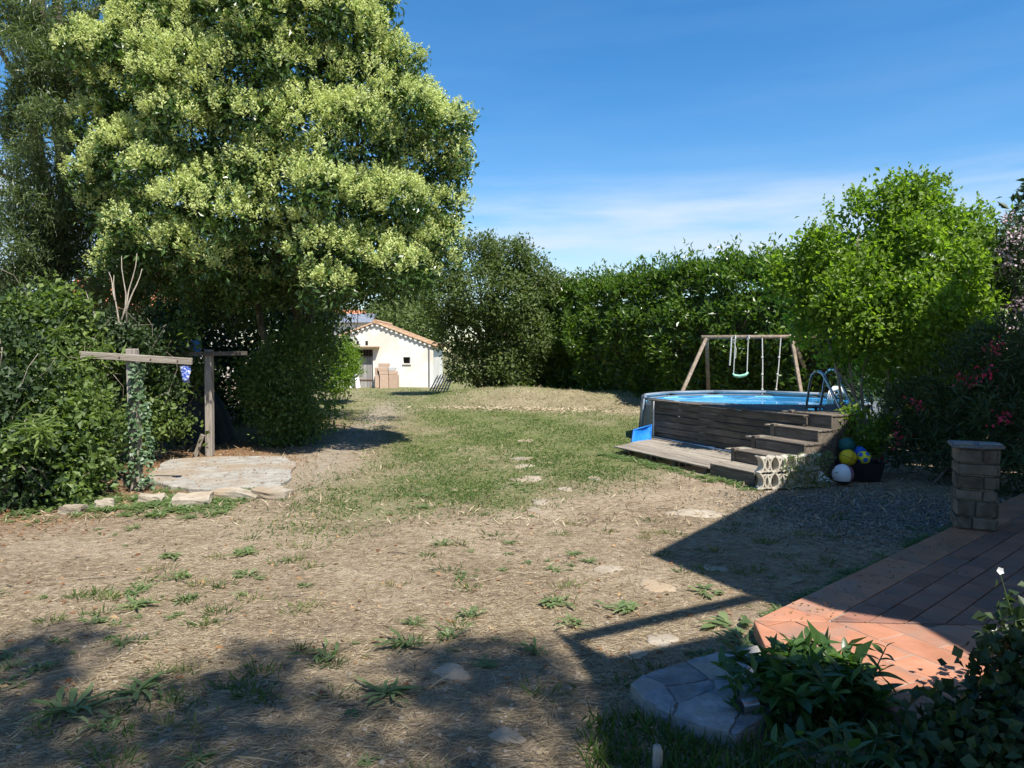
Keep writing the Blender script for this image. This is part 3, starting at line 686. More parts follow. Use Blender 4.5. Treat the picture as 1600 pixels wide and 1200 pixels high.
# ================================================================== POOL
PC = Vector((5.44, 16.08, 0)); PR = 2.52; RZ = .90; NS = 12; WZ = .785
pool = thing('swimming_pool', 'round blue above ground frame pool behind the wooden screen', 'pool', PC)
ang0 = R(96)
def pv(k, r_, z): a = ang0+2*math.pi*k/NS; return (r_*math.cos(a), r_*math.sin(a), z)
mb = MB()                                     # liner: floor and inner wall
NL = 48; prof = [(.01, .03), (PR-.45, .03), (PR-.12, .10), (PR-.05, .25), (PR-.05, RZ-.10)]
mb.lathe(prof, NL); mb.f = [f[::-1] for f in mb.f]
mb.build('liner', M['liner'], pool, smooth=True)
mb = MB(); mb.lathe([(PR-.02, .0), (PR+.02, .0), (PR+.02, RZ-.11), (PR-.02, RZ-.11)], NL); mb.build('outer_wall', M['rim'], pool)
for k in range(NS):                           # sleeve between openings, one panel per side
    a, b_ = pv(k+.13, PR-.05, 0), pv(k+.87, PR-.05, 0); a2, b2_ = pv(k+.13, PR, 0), pv(k+.87, PR, 0)
    a3, b3 = pv(k+.10, PR+.05, 0), pv(k+.90, PR+.05, 0)
    mb = MB().add([(a[0], a[1], RZ-.085), (b_[0], b_[1], RZ-.085), (b2_[0], b2_[1], RZ+.035), (a2[0], a2[1], RZ+.035), (b3[0], b3[1], RZ-.12), (a3[0], a3[1], RZ-.12)], [(0, 1, 2, 3), (3, 2, 4, 5)])
    mb.build('sleeve', M['rim'], pool)
    a, b_ = pv(k, PR, RZ), pv(k+1, PR, RZ)
    MB().tube([a, b_], .036, 8).build('rail', M['rim'], pool, smooth=True)
    p = Vector(pv(k, PR+.03, RZ)); q = Vector(pv(k, PR+.12, 0))
    MB().tube([p, q], .03, 8).build('leg', M['black'] if 5 <= k <= 8 else M['rim'], pool, smooth=True)
    # lower lip of each opening
    l0, l1, l2 = pv(k-.13, PR-.05, RZ-.075), pv(k, PR-.03, RZ-.085), pv(k+.13, PR-.05, RZ-.075)
    MB().tube([l0, l1, l2], .012, 6).build('lip', M['rim'], pool)
wm = bpy.data.materials.new('pool_water'); wm.use_nodes = True; t = wm.node_tree; t.nodes.clear(); l = t.links.new
o_ = t.nodes.new('ShaderNodeOutputMaterial'); tr = t.nodes.new('ShaderNodeBsdfTransparent'); tr.inputs[0].default_value = (.72, .93, 1, 1); gl = t.nodes.new('ShaderNodeBsdfGlossy'); gl.inputs['Roughness'].default_value = .03
fr_ = t.nodes.new('ShaderNodeFresnel'); fr_.inputs[0].default_value = 1.33; mx = t.nodes.new('ShaderNodeMixShader')
nz_ = t.nodes.new('ShaderNodeTexNoise'); nz_.inputs['Scale'].default_value = 3.5; nz_.inputs['Detail'].default_value = 3; bp = t.nodes.new('ShaderNodeBump'); bp.inputs['Strength'].default_value = .22; bp.inputs['Distance'].default_value = .1
l(nz_.outputs[0], bp.inputs['Height']); l(bp.outputs[0], gl.inputs['Normal']); l(bp.outputs[0], fr_.inputs['Normal'])
l(fr_.outputs[0], mx.inputs[0]); l(tr.outputs[0], mx.inputs[1]); l(gl.outputs[0], mx.inputs[2]); l(mx.outputs[0], o_.inputs[0])
mb = MB(); mb.add([((PR-.06)*math.cos(2*math.pi*k/NL), (PR-.06)*math.sin(2*math.pi*k/NL), WZ) for k in range(NL)], [tuple(range(NL))])
mb.build('water', wm, pool)

# wooden screen, deck and steps in the screen's own frame
OO = Vector((2.94, 15.2, 0)); Aa = Vector((.42, -.9075, 0)).normalized(); Nn = Vector((-.9075, -.42, 0)).normalized()
RZA = math.atan2(Aa.y, Aa.x)
def fr3(a, n, z): return OO + Aa*a + Nn*n + Vector((0, 0, z))
def plank(name, parent, a0_, a1_, n, z, wn, hz, mat, skew=0.):
    """board along the screen, its centre line at n,z; wn is its size across, hz its height"""
    L_ = a1_-a0_
    o_ = MB().box((0, 0, 0), (L_, wn, hz)).build(name, mat, parent, bevel=.005)
    o_.location = fr3((a0_+a1_)/2, n, z) - Vector(parent.location); o_.rotation_euler = (random.uniform(-.01, .01), random.uniform(-.003, .003), RZA + skew)
    return o_
scr = thing('wooden_screen', 'weathered horizontal board screen in front of the pool', 'screen', OO)
zb = .13; bh = (.125, .13, .125, .13, .125, .13)
z = zb
for i, h_ in enumerate(bh):
    plank('plank', scr, .14+random.uniform(-.02, .02), 4.15, random.uniform(-.009, .009), z+h_/2, .03, h_-.012, M['wood']); z += h_
plank('cap_rail', scr, -.02, 4.1, -.05, z+.016, .15, .028, M['wood'])
plank('cap_rail', scr, 1.0, 4.15, -.21, z+.017, .15, .028, M['wood'])
plank('cap_rail', scr, 1.9, 4.2, -.37, z+.016, .15, .028, M['wood'])
for a_ in (.06, 1.4, 2.7, 4.0):
    o_ = MB().box((0, 0, 0), (.10, .05, z)).build('post', M['deckwood'] if a_ < .1 else M['wood'], scr, bevel=.005); o_.location = fr3(a_, .0 if a_ < .1 else -.045, z/2)-OO; o_.rotation_euler = (0, 0, RZA)
mb = MB().box((0, 0, 0), (.02, .02, z-.12)).build('trim', M['whitewood'], scr); mb.location = fr3(.125, .034, z/2+.06)-OO; mb.rotation_euler = (0, 0, RZA)
for i in range(4):   # return panel at the far end
    o_ = MB().box((0, 0, 0), (.03, .26, .13)).build('plank', M['wood'], scr, bevel=.004); o_.location = fr3(-.02, -.16, .3+i*.145)-OO; o_.rotation_euler = (0, 0, RZA)
dk = thing('pool_deck', 'low grey plank deck lying in front of the pool screen', 'deck', fr3(1, .7, 0))
for i in range(11):
    n = .09+i*.137; plank('plank', dk, .04+.60*n, 3.62+random.uniform(-.03, .03), n, .115+random.uniform(-.004, .004), .128, .028, M['deckwood'])
for a_ in (1.0, 1.9, 2.7, 3.5):
    o_ = MB().box((0, 0, 0), (.07, 1.46-(.25 if a_ < 1.2 else 0), .10)).build('bearer', M['wood'], dk); o_.location = fr3(a_, .76 - (.1 if a_ < 1.2 else 0), .049)-Vector(dk.location); o_.rotation_euler = (0, 0, RZA)
st = thing('pool_steps', 'grey wooden steps climbing to the pool rim beside the ladder', 'steps', fr3(4.4, .7, 0))
lv = [(1.55, 1.02, .20), (1.06, .62, .385), (.66, .24, .565), (.28, -.12, .745), (-.08, -.62, .955)]
zprev = 0.
for i, (n0, n1, zt) in enumerate(lv):
    sA = 3.68 + .02*i; eA = (4.64, 4.74, 4.72, 4.62, 4.55)[i]
    nb = 4 if i else 5; wd = (n0-n1)/nb
    for k in range(nb): plank('tread', st, sA, eA, n0-wd*(k+.5), zt-.014, wd-.008, .028, M['deckwood'] if i == 0 else M['wood'])
    hh = (zt-.03-zprev); nr = 1 if hh < .2 else 2
    for k in range(nr): plank('riser', st, sA+.004, eA-.004, n0-.02, zprev+hh*(k+.5)/nr, .028, hh/nr-.006, M['wood'])
    if i:
        o_ = MB().box((0, 0, 0), (.09, .1, zt-zprev+.04)).build('newel', M['wood'], st, bevel=.005); o_.location = fr3(sA-.05, n0-.05, (zt+zprev)/2)-Vector(st.location); o_.rotation_euler = (0, 0, RZA)
        o_ = MB().box((0, 0, 0), (.24, n0-n1, .026)).build('side_tread', M['deckwood'], st, bevel=.004); o_.location = fr3(sA-.11, (n0+n1)/2, zt-.016-.0)-Vector(st.location); o_.rotation_euler = (0, 0, RZA)
    o_ = MB().box((0, 0, 0), (.03, n0-n1-.02, zt-.04)).build('stringer', M['wood'], st); o_.location = fr3(sA+.03, (n0+n1)/2-.02, (zt-.04)/2)-Vector(st.location); o_.rotation_euler = (0, 0, RZA)
    o_ = MB().box((0, 0, 0), (.03, n0-n1-.02, zt-.04)).build('stringer', M['wood'], st); o_.location = fr3(eA-.03, (n0+n1)/2-.02, (zt-.04)/2)-Vector(st.location); o_.rotation_euler = (0, 0, RZA)
    zprev = zt
# ladder: two hooped rails with rungs
lad = thing('pool_ladder', 'grey tubular pool ladder with two hooped handrails', 'ladder', (5.2, 12.6, .95))
def hoop(pp, ya, yb):
    n_ = len(pp); pts = [at(px, py, yb+(ya-yb)*k/(n_-1)) - Vector(lad.location) for k, (px, py) in enumerate(pp)]
    o_ = [pts[0]]
    for k in range(n_-1):          # Catmull-Rom
        a_, b_, c_, d_ = pts[max(k-1, 0)], pts[k], pts[k+1], pts[min(k+2, n_-1)]
        for f in (.25, .5, .75, 1.):
            o_.append(.5*(2*b_ + (c_-a_)*f + (2*a_-5*b_+4*c_-d_)*f*f + (3*b_-a_-3*c_+d_)*f**3))
    return o_
h1 = hoop(((1259, 642), (1263, 615), (1267, 592), (1271, 583.5), (1277, 580), (1284, 583), (1290, 592), (1300, 613), (1313, 641)), 12.0, 13.0)
h2 = hoop(((1281, 640), (1286, 610), (1290, 586), (1295, 578.5), (1300, 576.5), (1306, 580), (1311, 590), (1320, 610), (1331, 634)), 12.4, 13.4)
# carry the hoops down: inner legs into the water, outer legs onto the platform
h1 = [h1[0]+Vector((-.05, .05, -.55))]+h1; h2 = [h2[0]+Vector((-.05, .05, -.55))]+h2
MB().tube(h1, .022, 10).build('handrail', M['steel'], lad, smooth=True); MB().tube(h2, .022, 10).build('handrail', M['steel'], lad, smooth=True)
for f in (.1, .5): MB().tube([h1[0].lerp(h1[1], f), h2[0].lerp(h2[1], f)], .018, 8).build('rung', M['white'], lad)
# return spout
spp = at(1302, 612, 14.2)
spo = thing('water_spout', 'white pool return spout pouring water over the rim', 'spout', spp)
mb = MB(); mb.tube([(.22, .1, -.06), (.14, .06, .06), (.02, 0, .06), (-.05, -.03, .0)], [.05, .055, .055, .045], 10); mb.build('spout', M['white'], spo, smooth=True)
for i in range(4):
    x = -.09+i*.035; MB().tube([(x, -.03, .02), (x-.03, -.04, -.06), (x-.04, -.045, -.24)], [.012, .009, .008], 6).build('water_strand', M['white'], spo, smooth=True)
# skimmer net with its pole
nw = fr3(.35, .16, .15)
net = thing('skimmer_net', 'bright blue skimmer net with pale pole at the deck corner', 'net', fr3(.1, .3, .12))
NL0 = Vector(net.location)
pA, pB = fr3(.1, .06, .155)-NL0, fr3(3.05, .10, .145)-NL0
MB().tube([pA, pA.lerp(pB, .66)], .019, 8).build('pole', M['steel'], net, smooth=True)
MB().tube([pA.lerp(pB, .64), pB], .014, 8).build('pole', M['white'], net, smooth=True)
MB().tube([pA.lerp(pB, .62), pA.lerp(pB, .67)], .025, 8).build('collar', M['white'], net, smooth=True)
c4 = [at(1018, 664, 15.05), at(990, 672, 14.6), at(986, 694, 14.3), at(1016, 690, 14.75)]
c4 = [p-NL0 for p in c4]
mb = MB(); n_ = 9
for j in range(n_):
    for i in range(n_):
        f, g_ = i/(n_-1), j/(n_-1); p = (c4[0]*(1-f)+c4[1]*f)*(1-g_) + (c4[3]*(1-f)+c4[2]*f)*g_
        bag = math.sin(math.pi*f)*math.sin(math.pi*g_); mb.v.append(tuple(p+Vector((.10, .22, .02))*bag))
for j in range(n_-1):
    for i in range(n_-1): q = j*n_+i; mb.f.append((q, q+1, q+n_+1, q+n_)); mb.m.append(0)
nb_ = mb.build('net', M['net'], net, smooth=True); sm = nb_.modifiers.new('thickness', 'SOLIDIFY'); sm.thickness = .008
MB().tube(c4+[c4[0]], .016, 8).build('hoop', M['bluetarp'], net, smooth=True)

# swing set
YW = 19.4
bl, br_ = at(1096, 527, YW), at(1296, 526, YW+.3)
sw_ = thing('swing_set', 'brown wooden swing frame standing behind the pool', 'swing frame', (bl.x, YW, 0))
def ws(p): return Vector(p)-Vector(sw_.location)
MB().tube([ws(bl), ws(br_)], .055, 10).build('beam', M['swingwood'], sw_, smooth=True)
for (pa, qa, qy) in (((1103, 529), (1040, 634), YW-1.5), ((1104, 529), (1109, 625), YW+1.4), ((1237, 529), (1262, 636), YW-1.4), ((1238, 529), (1290, 627), YW+1.2)):
    tp = at(*pa, YW); bt_ = at(*qa, qy); bt_.z = 0
    MB().bar(ws(tp), ws(bt_), .085, .085, up=(0, 1, 0)).build('leg', M['swingwood'], sw_, bevel=.008)
def rope(name, pts, r_, parent, mat): return MB().tube(pts, r_, 6).build(name, mat, parent)
sg = thing('swing', 'mint green swing seat hung on ropes from the beam', 'swing', at(1157, 527, YW))
def sgw(p): return Vector(p)-Vector(sg.location)
s0, s1 = at(1146, 585, YW-.05), at(1167, 584, YW-.15)
rope('rope', [sgw(at(1149, 528, YW)), sgw(s0)], .014, sg, M['rope']); rope('rope', [sgw(at(1169, 528, YW)), sgw(s1)], .014, sg, M['rope'])
MB().tube([sgw(s0)+Vector((-.02, 0, .03)), sgw(s0)+Vector((.03, 0, -.035)), sgw(s0).lerp(sgw(s1), .5)+Vector((0, 0, -.06)), sgw(s1)+Vector((-.03, 0, -.03)), sgw(s1)+Vector((.03, 0, .04))], [.025, .04, .045, .04, .025], 8).build('seat', M['swingseat'], sg, smooth=True)
for px_ in (1148, 1169): p = at(px_, 528, YW); MB().tube([sgw(p)+Vector((0, -.07, -.03)), sgw(p)+Vector((0, -.05, .06)), sgw(p)+Vector((0, .06, .06)), sgw(p)+Vector((0, .06, -.06))], .02, 6).build('knot', M['rope'], sg)
tr_ = thing('hanging_strap', 'looped pale strap slung over the swing beam', 'strap', at(1143, 527, YW))
q = Vector(tr_.location)
rope('strap', [at(1143, 526, YW-.06)-q, at(1142, 545, YW-.07)-q, at(1140, 571, YW-.08)-q], .022, tr_, M['rope']); rope('strap', [at(1144, 526, YW+.06)-q, at(1150, 545, YW+.06)-q, at(1149, 560, YW+.06)-q], .014, tr_, M['rope'])
for i, (a_, b_, lb) in enumerate(((1191, 1191, 'straight knotted climbing rope hanging from the middle of the swing beam'), (1220, 1212, 'slanting knotted rope hanging toward the swing frame leg'))):
    q = at(a_, 528, YW); e_ = at(b_, 616, YW-.2)
    rp_ = thing('climbing_rope', lb, 'rope', q, 0, 'ropes on the swing frame')
    rope('rope', [(0, 0, 0), (e_-q)*.5+Vector((.01, 0, 0)), e_-q], .016, rp_, M['rope'])
    for f in (.35, .65, .92): mbk = MB(); sphere(mbk, (e_-q)*f, .035, 8, 6); mbk.build('knot', M['rope'], rp_, smooth=True)

# ================================================================== CLAUSTRA BLOCKS
def strip(mb, pts, th, y0, y1):
    n = len(pts); vs = []
    for i, p in enumerate(pts):
        a, c_ = pts[max(i-1, 0)], pts[min(i+1, n-1)]; d = Vector((c_[0]-a[0], c_[1]-a[1])).normalized(); nn = Vector((-d.y, d.x))*th/2
        for s_ in (1, -1):
            for y in (y0, y1): vs.append((p[0]+nn.x*s_, y, p[1]+nn.y*s_))
    fs = []
    for i in range(n-1):
        q = 4*i; r_ = q+4
        fs += [(q, r_, r_+1, q+1), (q+2, q+3, r_+3, r_+2), (q, q+2, r_+2, r_), (q+1, r_+1, r_+3, q+3)]
    fs += [(0, 1, 3, 2), (4*n-4, 4*n-2, 4*n-1, 4*n-3)]
    mb.add(vs, fs)
def claustra_mesh():
    s = .235; h = s/2; mb = MB(); N_ = 8
    def arc(c, r_, a0_, a1_): return [(c[0]+r_*math.cos(R(a0_+(a1_-a0_)*k/N_)), c[1]+r_*math.sin(R(a0_+(a1_-a0_)*k/N_))) for k in range(N_+1)]
    strip(mb, arc((-.118, 0), .15, -40, 40), .022, -.075, .075); strip(mb, arc((.118, 0), .15, 140, 220), .022, -.072, .072)
    strip(mb, arc((-h-.075, 0), .145, -52, 52), .022, -.073, .073); strip(mb, arc((h+.075, 0), .145, 128, 232), .022, -.074, .074)
    for sx_ in (-1, 1):
        for sz in (-1, 1): strip(mb, [(sx_*.012, sz*.098), (sx_*.05, sz*.085), (h*sx_*.96, sz*.115)], .02, -.07, .07)
    return mb.mesh('claustra_block', M['claustra'], bevel=0)
cme = claustra_mesh()
def cblock(p, rz, label, tilt=0):
    o_ = obj('claustra_block', cme, label=label, cat='block', group='cream pierced concrete blocks', loc=p); o_.rotation_euler = (0, tilt, rz); return o_
q0 = G(1184, 766); rd = R(12); dx = Vector((math.cos(rd), math.sin(rd), 0))
for i in range(2):
    for j in range(2):
        cblock(q0+dx*(.12+i*.237)+Vector((0, .05, .118+j*.237)), rd, ('lower' if j == 0 else 'upper')+' sunlit pierced block '+('at the outer end of the low wall' if i == 0 else 'second from the outer end of the low wall'))
q1 = q0+dx*.5+Vector((0, .08, 0)); rd2 = R(14); d2_ = Vector((math.cos(rd2), math.sin(rd2), 0))
for i, lb in enumerate(('weed draped pierced block in the middle of the low wall', 'dark pierced block at the inner end by the balls')):
    cblock(q1+d2_*(.14+i*.245)+Vector((0, 0, .118)), rd2, 'lower '+lb)
    if i < 3: cblock(q1+d2_*(.14+i*.245)+Vector((0, 0, .355)), rd2, 'upper '+lb)

# ================================================================== BALLS AND TUB
def ballmat(name, c, rough=.45): return surf(name, [tuple(k*.9 for k in c), c], 12, rough, .15, 90, vary=0)
BM = {k: ballmat(k+'_ball', c) for k, c in dict(white=(.74,.76,.80), mauve=(.28,.16,.22), black=(.02,.02,.025), yellow=(.72,.52,.02), bright=(.80,.72,.03), blue=(.02,.12,.55), teal=(.01,.10,.10)).items()}
wb = G(1317, 757); 
def panel(n):
    a = math.degrees(math.atan2(n.y, n.x)) % 360
    if n.z < -.55: return 2
    return 0 if 200 <= a < 292 else (1 if a >= 292 or a < 20 else (2 if a < 110 else 0))
mb = sphere(MB(), (0, 0, 0), .15, 36, 20, panel)
mb.build('ball', [BM['white'], BM['mauve'], BM['black']], smooth=True, label='large white and mauve ball on the ground in front of the tub', cat='ball', group='balls by the pool steps', loc=(wb.x, wb.y, .15))
tb_ = G(1352, 752)
tub = thing('tub', 'black plastic tub holding balls beside the pool steps', 'tub', (tb_.x, tb_.y+.18, 0), R(-10))
mb = MB(); s0_, s1_ = (.24, .18), (.29, .22)
o4 = lambda s_, z: [(-s_[0], -s_[1], z), (s_[0], -s_[1], z), (s_[0], s_[1], z), (-s_[0], s_[1], z)]
mb.add(o4(s0_, 0)+o4(s1_, .27)+o4((.27, .2), .27)+o4((.225, .165), .02), [(0,1,5,4),(1,2,6,5),(2,3,7,6),(3,0,4,7),(4,5,9,8),(5,6,10,9),(6,7,11,10),(7,4,8,11),(8,9,13,12),(9,10,14,13),(10,11,15,14),(11,8,12,15),(3,2,1,0),(12,13,14,15)])
mb.build('body', M['black'], tub)
for sx_ in (-1, 1): MB().tube([(sx_*.285, -.07, .25), (sx_*.33, -.05, .27), (sx_*.33, .05, .27), (sx_*.285, .07, .25)], .012, 6).build('handle', M['black'], tub)
T0 = Vector(tub.location)
def tball(px, py, r_, dy): p = at(px, py, T0.y+dy); return p
yb = tball(1325, 715, .12, -.12)
bb = thing('ball', 'yellow basketball with dark seams on top of the tub', 'ball', yb, 0, 'balls by the pool steps')
sphere(MB(), (0, 0, 0), .125, 28, 16).build('skin', BM['yellow'], bb, smooth=True)
for rot in ((0, 0), (90, 0), (90, 90)):
    Mx = Matrix.Rotation(R(25), 3, 'Y') @ Matrix.Rotation(R(rot[0]), 3, 'X') @ Matrix.Rotation(R(rot[1]), 3, 'Y')
    MB().tube([Mx @ Vector((.1245*math.cos(2*math.pi*k/32), .1245*math.sin(2*math.pi*k/32), 0)) for k in range(33)], .0035, 5, False).build('seam', BM['black'], bb)
ph = (1+5**.5)/2; ico = [Vector(v).normalized() for v in ((0, 1, ph), (0, 1, -ph), (0, -1, ph), (0, -1, -ph), (1, ph, 0), (1, -ph, 0), (-1, ph, 0), (-1, -ph, 0), (ph, 0, 1), (-ph, 0, 1), (ph, 0, -1), (-ph, 0, -1))]
Mi = Matrix.Rotation(R(20), 3, 'Z') @ Matrix.Rotation(R(15), 3, 'X'); ico = [Mi @ v for v in ico]
p = tball(1350, 715, .1, -.1); sphere(MB(), (0, 0, 0), .1, 48, 28, lambda n: 1 if max(n.dot(v) for v in ico) > .935 else 0).build('ball', [BM['bright'], BM['blue']], smooth=True, label='bright yellow ball with blue spots on top of the tub', cat='ball', group='balls by the pool steps', loc=p)
p = tball(1343, 708, .1, .1); sphere(MB(), (0, 0, 0), .105, 28, 16).build('ball', BM['blue'], smooth=True, label='plain blue ball tucked behind the two yellow balls', cat='ball', group='balls by the pool steps', loc=p)
p = tball(1323, 696, .12, .12); sphere(MB(), (0, 0, 0), .125, 28, 16).build('ball', BM['teal'], smooth=True, label='dark teal ball topmost in the heap over the tub', cat='ball', group='balls by the pool steps', loc=p)
sp_ = G(1288, 752); mb = MB().add([(-.1, 0, 0), (.1, -.05, 0), (.07, .06, .02), (-.06, .04, .18), (.02, .03, .1)], [(0, 1, 4), (0, 4, 3), (1, 2, 4), (4, 2, 3), (0, 3, 2), (0, 2, 1)])
mb.build('plastic_shard', M['white'], label='broken white plastic shard lying before the pierced blocks', cat='shard', loc=(sp_.x, sp_.y, .0))

# ================================================================== VEGETATION
def unit(a): return a/np.maximum(np.linalg.norm(a, axis=-1, keepdims=True), 1e-9)
def rdir(n): return unit(rng.normal(size=(n, 3)))
def leaf_arrays(P, D, N, L_, W_, fold=.12, droop=.08, mid=.45):
    n = len(P); S = unit(np.cross(D, N)); N = np.cross(S, D)
    L_ = np.broadcast_to(np.asarray(L_, float), (n,))[:, None]; W_ = np.broadcast_to(np.asarray(W_, float), (n,))[:, None]
    a = P; b_ = P + D*L_*mid + S*W_/2 + N*W_*fold; c_ = P + D*L_ - N*L_*droop; d_ = P + D*L_*mid - S*W_/2 + N*W_*fold
    V = np.stack([a, b_, c_, d_], 1).reshape(-1, 3)
    q = np.arange(n)[:, None]*4
    F = np.concatenate([q+np.array([[0, 1, 2]]), q+np.array([[0, 2, 3]])], 1).reshape(-1, 3)
    return V, F
def leaves(name, P, D, N, L_, W_, mat, var, parent=None, fold=.12, droop=.08, mid=.45, **kw):
    V, F = leaf_arrays(P, D, N, L_, W_, fold, droop, mid)
    return obj(name, mesh_np(name, V, F, mat, np.repeat(var, 4)), parent, **kw)
def shell(lobes, n, inner=.55, keep=.78, zsq=1.):
    """points in the outer shell of a union of ellipsoid lobes, with outward directions"""
    C = np.array([l_[0] for l_ in lobes], float); Rr = np.array([l_[1] if hasattr(l_[1], '__len__') else (l_[1],)*3 for l_ in lobes], float)
    wgt = (Rr.prod(1))**(2/3); wgt /= wgt.sum()
    k = rng.choice(len(C), n, p=wgt); d = rdir(n)
    r_ = (inner**3 + (1-inner**3)*rng.random(n))**(1/3)
    P = C[k] + d*Rr[k]*r_[:, None]
    ok = np.ones(n, bool)
    for j in range(len(C)):
        q = np.linalg.norm((P-C[j])/Rr[j], axis=1); ok &= ~((q < keep*.9) & (k != j))
    return P[ok], unit(d/Rr[k])[ok], k[ok]
def n3(P, s, k=0):
    x, y, z = (P*s).T
    return (np.sin(1.1*x+.7*y+k)+np.sin(1.3*y-.9*z+2*k)+np.sin(1.2*z+.8*x+3*k)+.6*np.sin(2.3*x-1.9*z+k)+.6*np.sin(2.7*y+2.1*x-k))/4.2
def tufts(P, O, k, spread, up=.25, outw=.5):
    """k leaves round each twig tip"""
    n = len(P); P2 = np.repeat(P, k, 0); O2 = np.repeat(O, k, 0)
    D = unit(rdir(n*k) + O2*outw + np.array([0, 0, up]))
    P2 = P2 + rng.normal(size=(n*k, 3))*spread
    N = unit(rdir(n*k)*.8 + O2*.5 + np.array([0, 0, .7]))
    return P2, D, N
def limb(mb, p0, p1, r0, r1, seg=6, wob=.12, n=7, sag=0.):
    p0, p1 = Vector(p0), Vector(p1); L_ = (p1-p0).length; pts = []; rr = []
    o1 = Vector(rdir(1)[0])*wob*L_; o2 = Vector(rdir(1)[0])*wob*L_*.5
    for i in range(seg+1):
        f = i/seg; pts.append(p0.lerp(p1, f) + o1*math.sin(math.pi*f) + o2*math.sin(2*math.pi*f) + Vector((0, 0, sag*L_*math.sin(math.pi*f)))); rr.append(r0+(r1-r0)*f)
    mb.tube(pts, rr, n); return pts

LM = {}
LM['privet'] = leafmat('glossy_privet_leaf', [(.03,.058,.014), (.058,.108,.024), (.10,.165,.04)], .33, .5, .25)
LM['panicle'] = leafmat('cream_green_flower', [(.42,.50,.16), (.54,.61,.24), (.68,.73,.36)], .8, .1, .35, (1.1, 1.1, .8))
LM['willow'] = leafmat('grey_green_narrow_leaf', [(.05,.08,.03), (.10,.14,.05), (.17,.215,.095)], .4, .5, .3)
LM['bramble'] = leafmat('bramble_leaf', [(.052,.09,.022), (.115,.172,.042), (.205,.265,.08)], .5, .4, .4)
LM['laurel'] = leafmat('glossy_laurel_leaf', [(.03,.06,.01), (.07,.13,.018), (.15,.225,.032)], .3, .55, .38)
LM['elder'] = leafmat('dull_olive_leaf', [(.045,.07,.02), (.085,.125,.035), (.14,.175,.055), (.12,.085,.045)], .55, .3, .3, poss=[0, .45, .85, 1])
LM['hibiscus'] = leafmat('fresh_green_leaf', [(.07,.125,.016), (.135,.215,.03), (.23,.325,.05)], .45, .4, .5)
LM['oleander'] = leafmat('oleander_leaf', [(.025,.05,.022), (.05,.085,.035), (.08,.12,.05)], .45, .4, .3)
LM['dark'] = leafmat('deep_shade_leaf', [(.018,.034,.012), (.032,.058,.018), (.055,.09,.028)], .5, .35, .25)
LM['weed'] = leafmat('weed_leaf', [(.07,.11,.04), (.12,.175,.068), (.20,.25,.115)], .55, .3, .35)
LM['border'] = leafmat('border_plant_leaf', [(.022,.055,.014), (.042,.095,.022), (.075,.14,.032)], .36, .5, .35)
LM['ivy'] = leafmat('ivy_leaf', [(.03,.065,.025), (.07,.125,.05), (.20,.27,.16)], .42, .45, .2)
LM['grass'] = leafmat('short_grass', [(.05,.09,.022), (.085,.145,.036), (.17,.20,.068), (.33,.27,.14)], .6, .25, .35, poss=[0, .5, .8, 1])
LM['straw'] = leafmat('dry_straw', [(.18,.135,.085), (.37,.295,.19), (.56,.475,.335)], .8, .15, .2, (1, 1, .9))
LM['litter'] = leafmat('dry_leaf_litter', [(.14,.06,.03), (.28,.15,.07), (.42,.28,.15)], .8, .15, .2, (1, 1, .9))
LM['pink'] = leafmat('pale_pink_petal', [(.66,.42,.50), (.78,.60,.66), (.82,.72,.76)], .7, .2, .35, (1, 1, 1))
LM['red'] = leafmat('red_petal', [(.55,.02,.06), (.72,.05,.12), (.75,.12,.22)], .7, .2, .35, (1, 1, 1))
LM['whitepetal'] = leafmat('white_petal', [(.7,.7,.66), (.8,.8,.78)], .7, .2, .3, (1, 1, 1))
LM['chips'] = leafmat('grey_gravel', [(.10,.095,.085), (.24,.225,.20), (.42,.40,.37)], .9, .2, 0)

def crown(root, lobes, ntw, k, L_, W_, mat, spread, name='crown', inner=.5, gap=None, gscale=1.1, up=.25, outw=.5, fold=.12, droop=.08, bright=None, keep=.78, Lj=.35, gk=1):
    P, O, ki = shell(lobes, ntw, inner, keep)
    if gap is not None:
        g_ = n3(P, gscale, gk); m = g_ > gap; P, O = P[m], O[m]
    P2, D, N = tufts(P, O, k, spread, up, outw); n = len(P2)
    Ls = L_*(1+Lj*(rng.random(n)*2-1)); v = np.clip(np.repeat(rng.random(len(P))*.5, k)+rng.random(n)*.5, 0, 1)
    o = leaves(name, P2, D, N, Ls, Ls*W_/L_, mat, v, root, fold, droop)
    return o, P, O

# ---- the flowering privet tree --------------------------------------------------
tb = G(472, 681); TY = tb.y
priv = thing('privet_tree', 'large spreading tree covered in cream flower clusters', 'tree', (0, 0, 0))
lobpx = [(182,112,66),(245,66,70),(330,40,74),(425,24,78),(500,34,74),(552,62,62),(300,120,66),(385,128,72),(470,112,74),(556,138,76),(606,122,46),(628,186,64),(650,170,40),(686,228,46),(700,262,34),(646,262,58),(562,236,74),(474,208,78),(384,226,76),(296,206,72),(218,180,66),(160,232,44),(198,268,62),(272,296,70),(352,320,72),(440,312,74),(528,330,74),(606,330,66),(664,346,52),(686,384,34),(640,404,46),(590,412,54),(508,402,62),(420,394,66),(332,398,62),(252,366,56),(176,332,48),(206,404,42),(300,-66,80),(425,-96,86),(470,-70,76),(540,-4,58),(240,-20,60),(360,-150,80),(480,-160,80)]
lob = []
for i, (px, py, r_) in enumerate(lobpx):
    yy = TY - .5 - 3.0*math.sqrt(max(0, 1-((px-425)/320)**2-((py-330)/520)**2)) + rng.uniform(-.5, .5); p = at(px, py, yy); rr = r_*yy/FPX*1.02
    lob.append((np.array(p), (rr, rr, rr*.85)))
back = []
for (px, py, r_) in lobpx[::2]:
    if px > 650 or px < 200: continue
    p = at(px, py, TY+2.2); rr = r_*1.15*(TY+2.2)/FPX; back.append((np.array(p), rr))
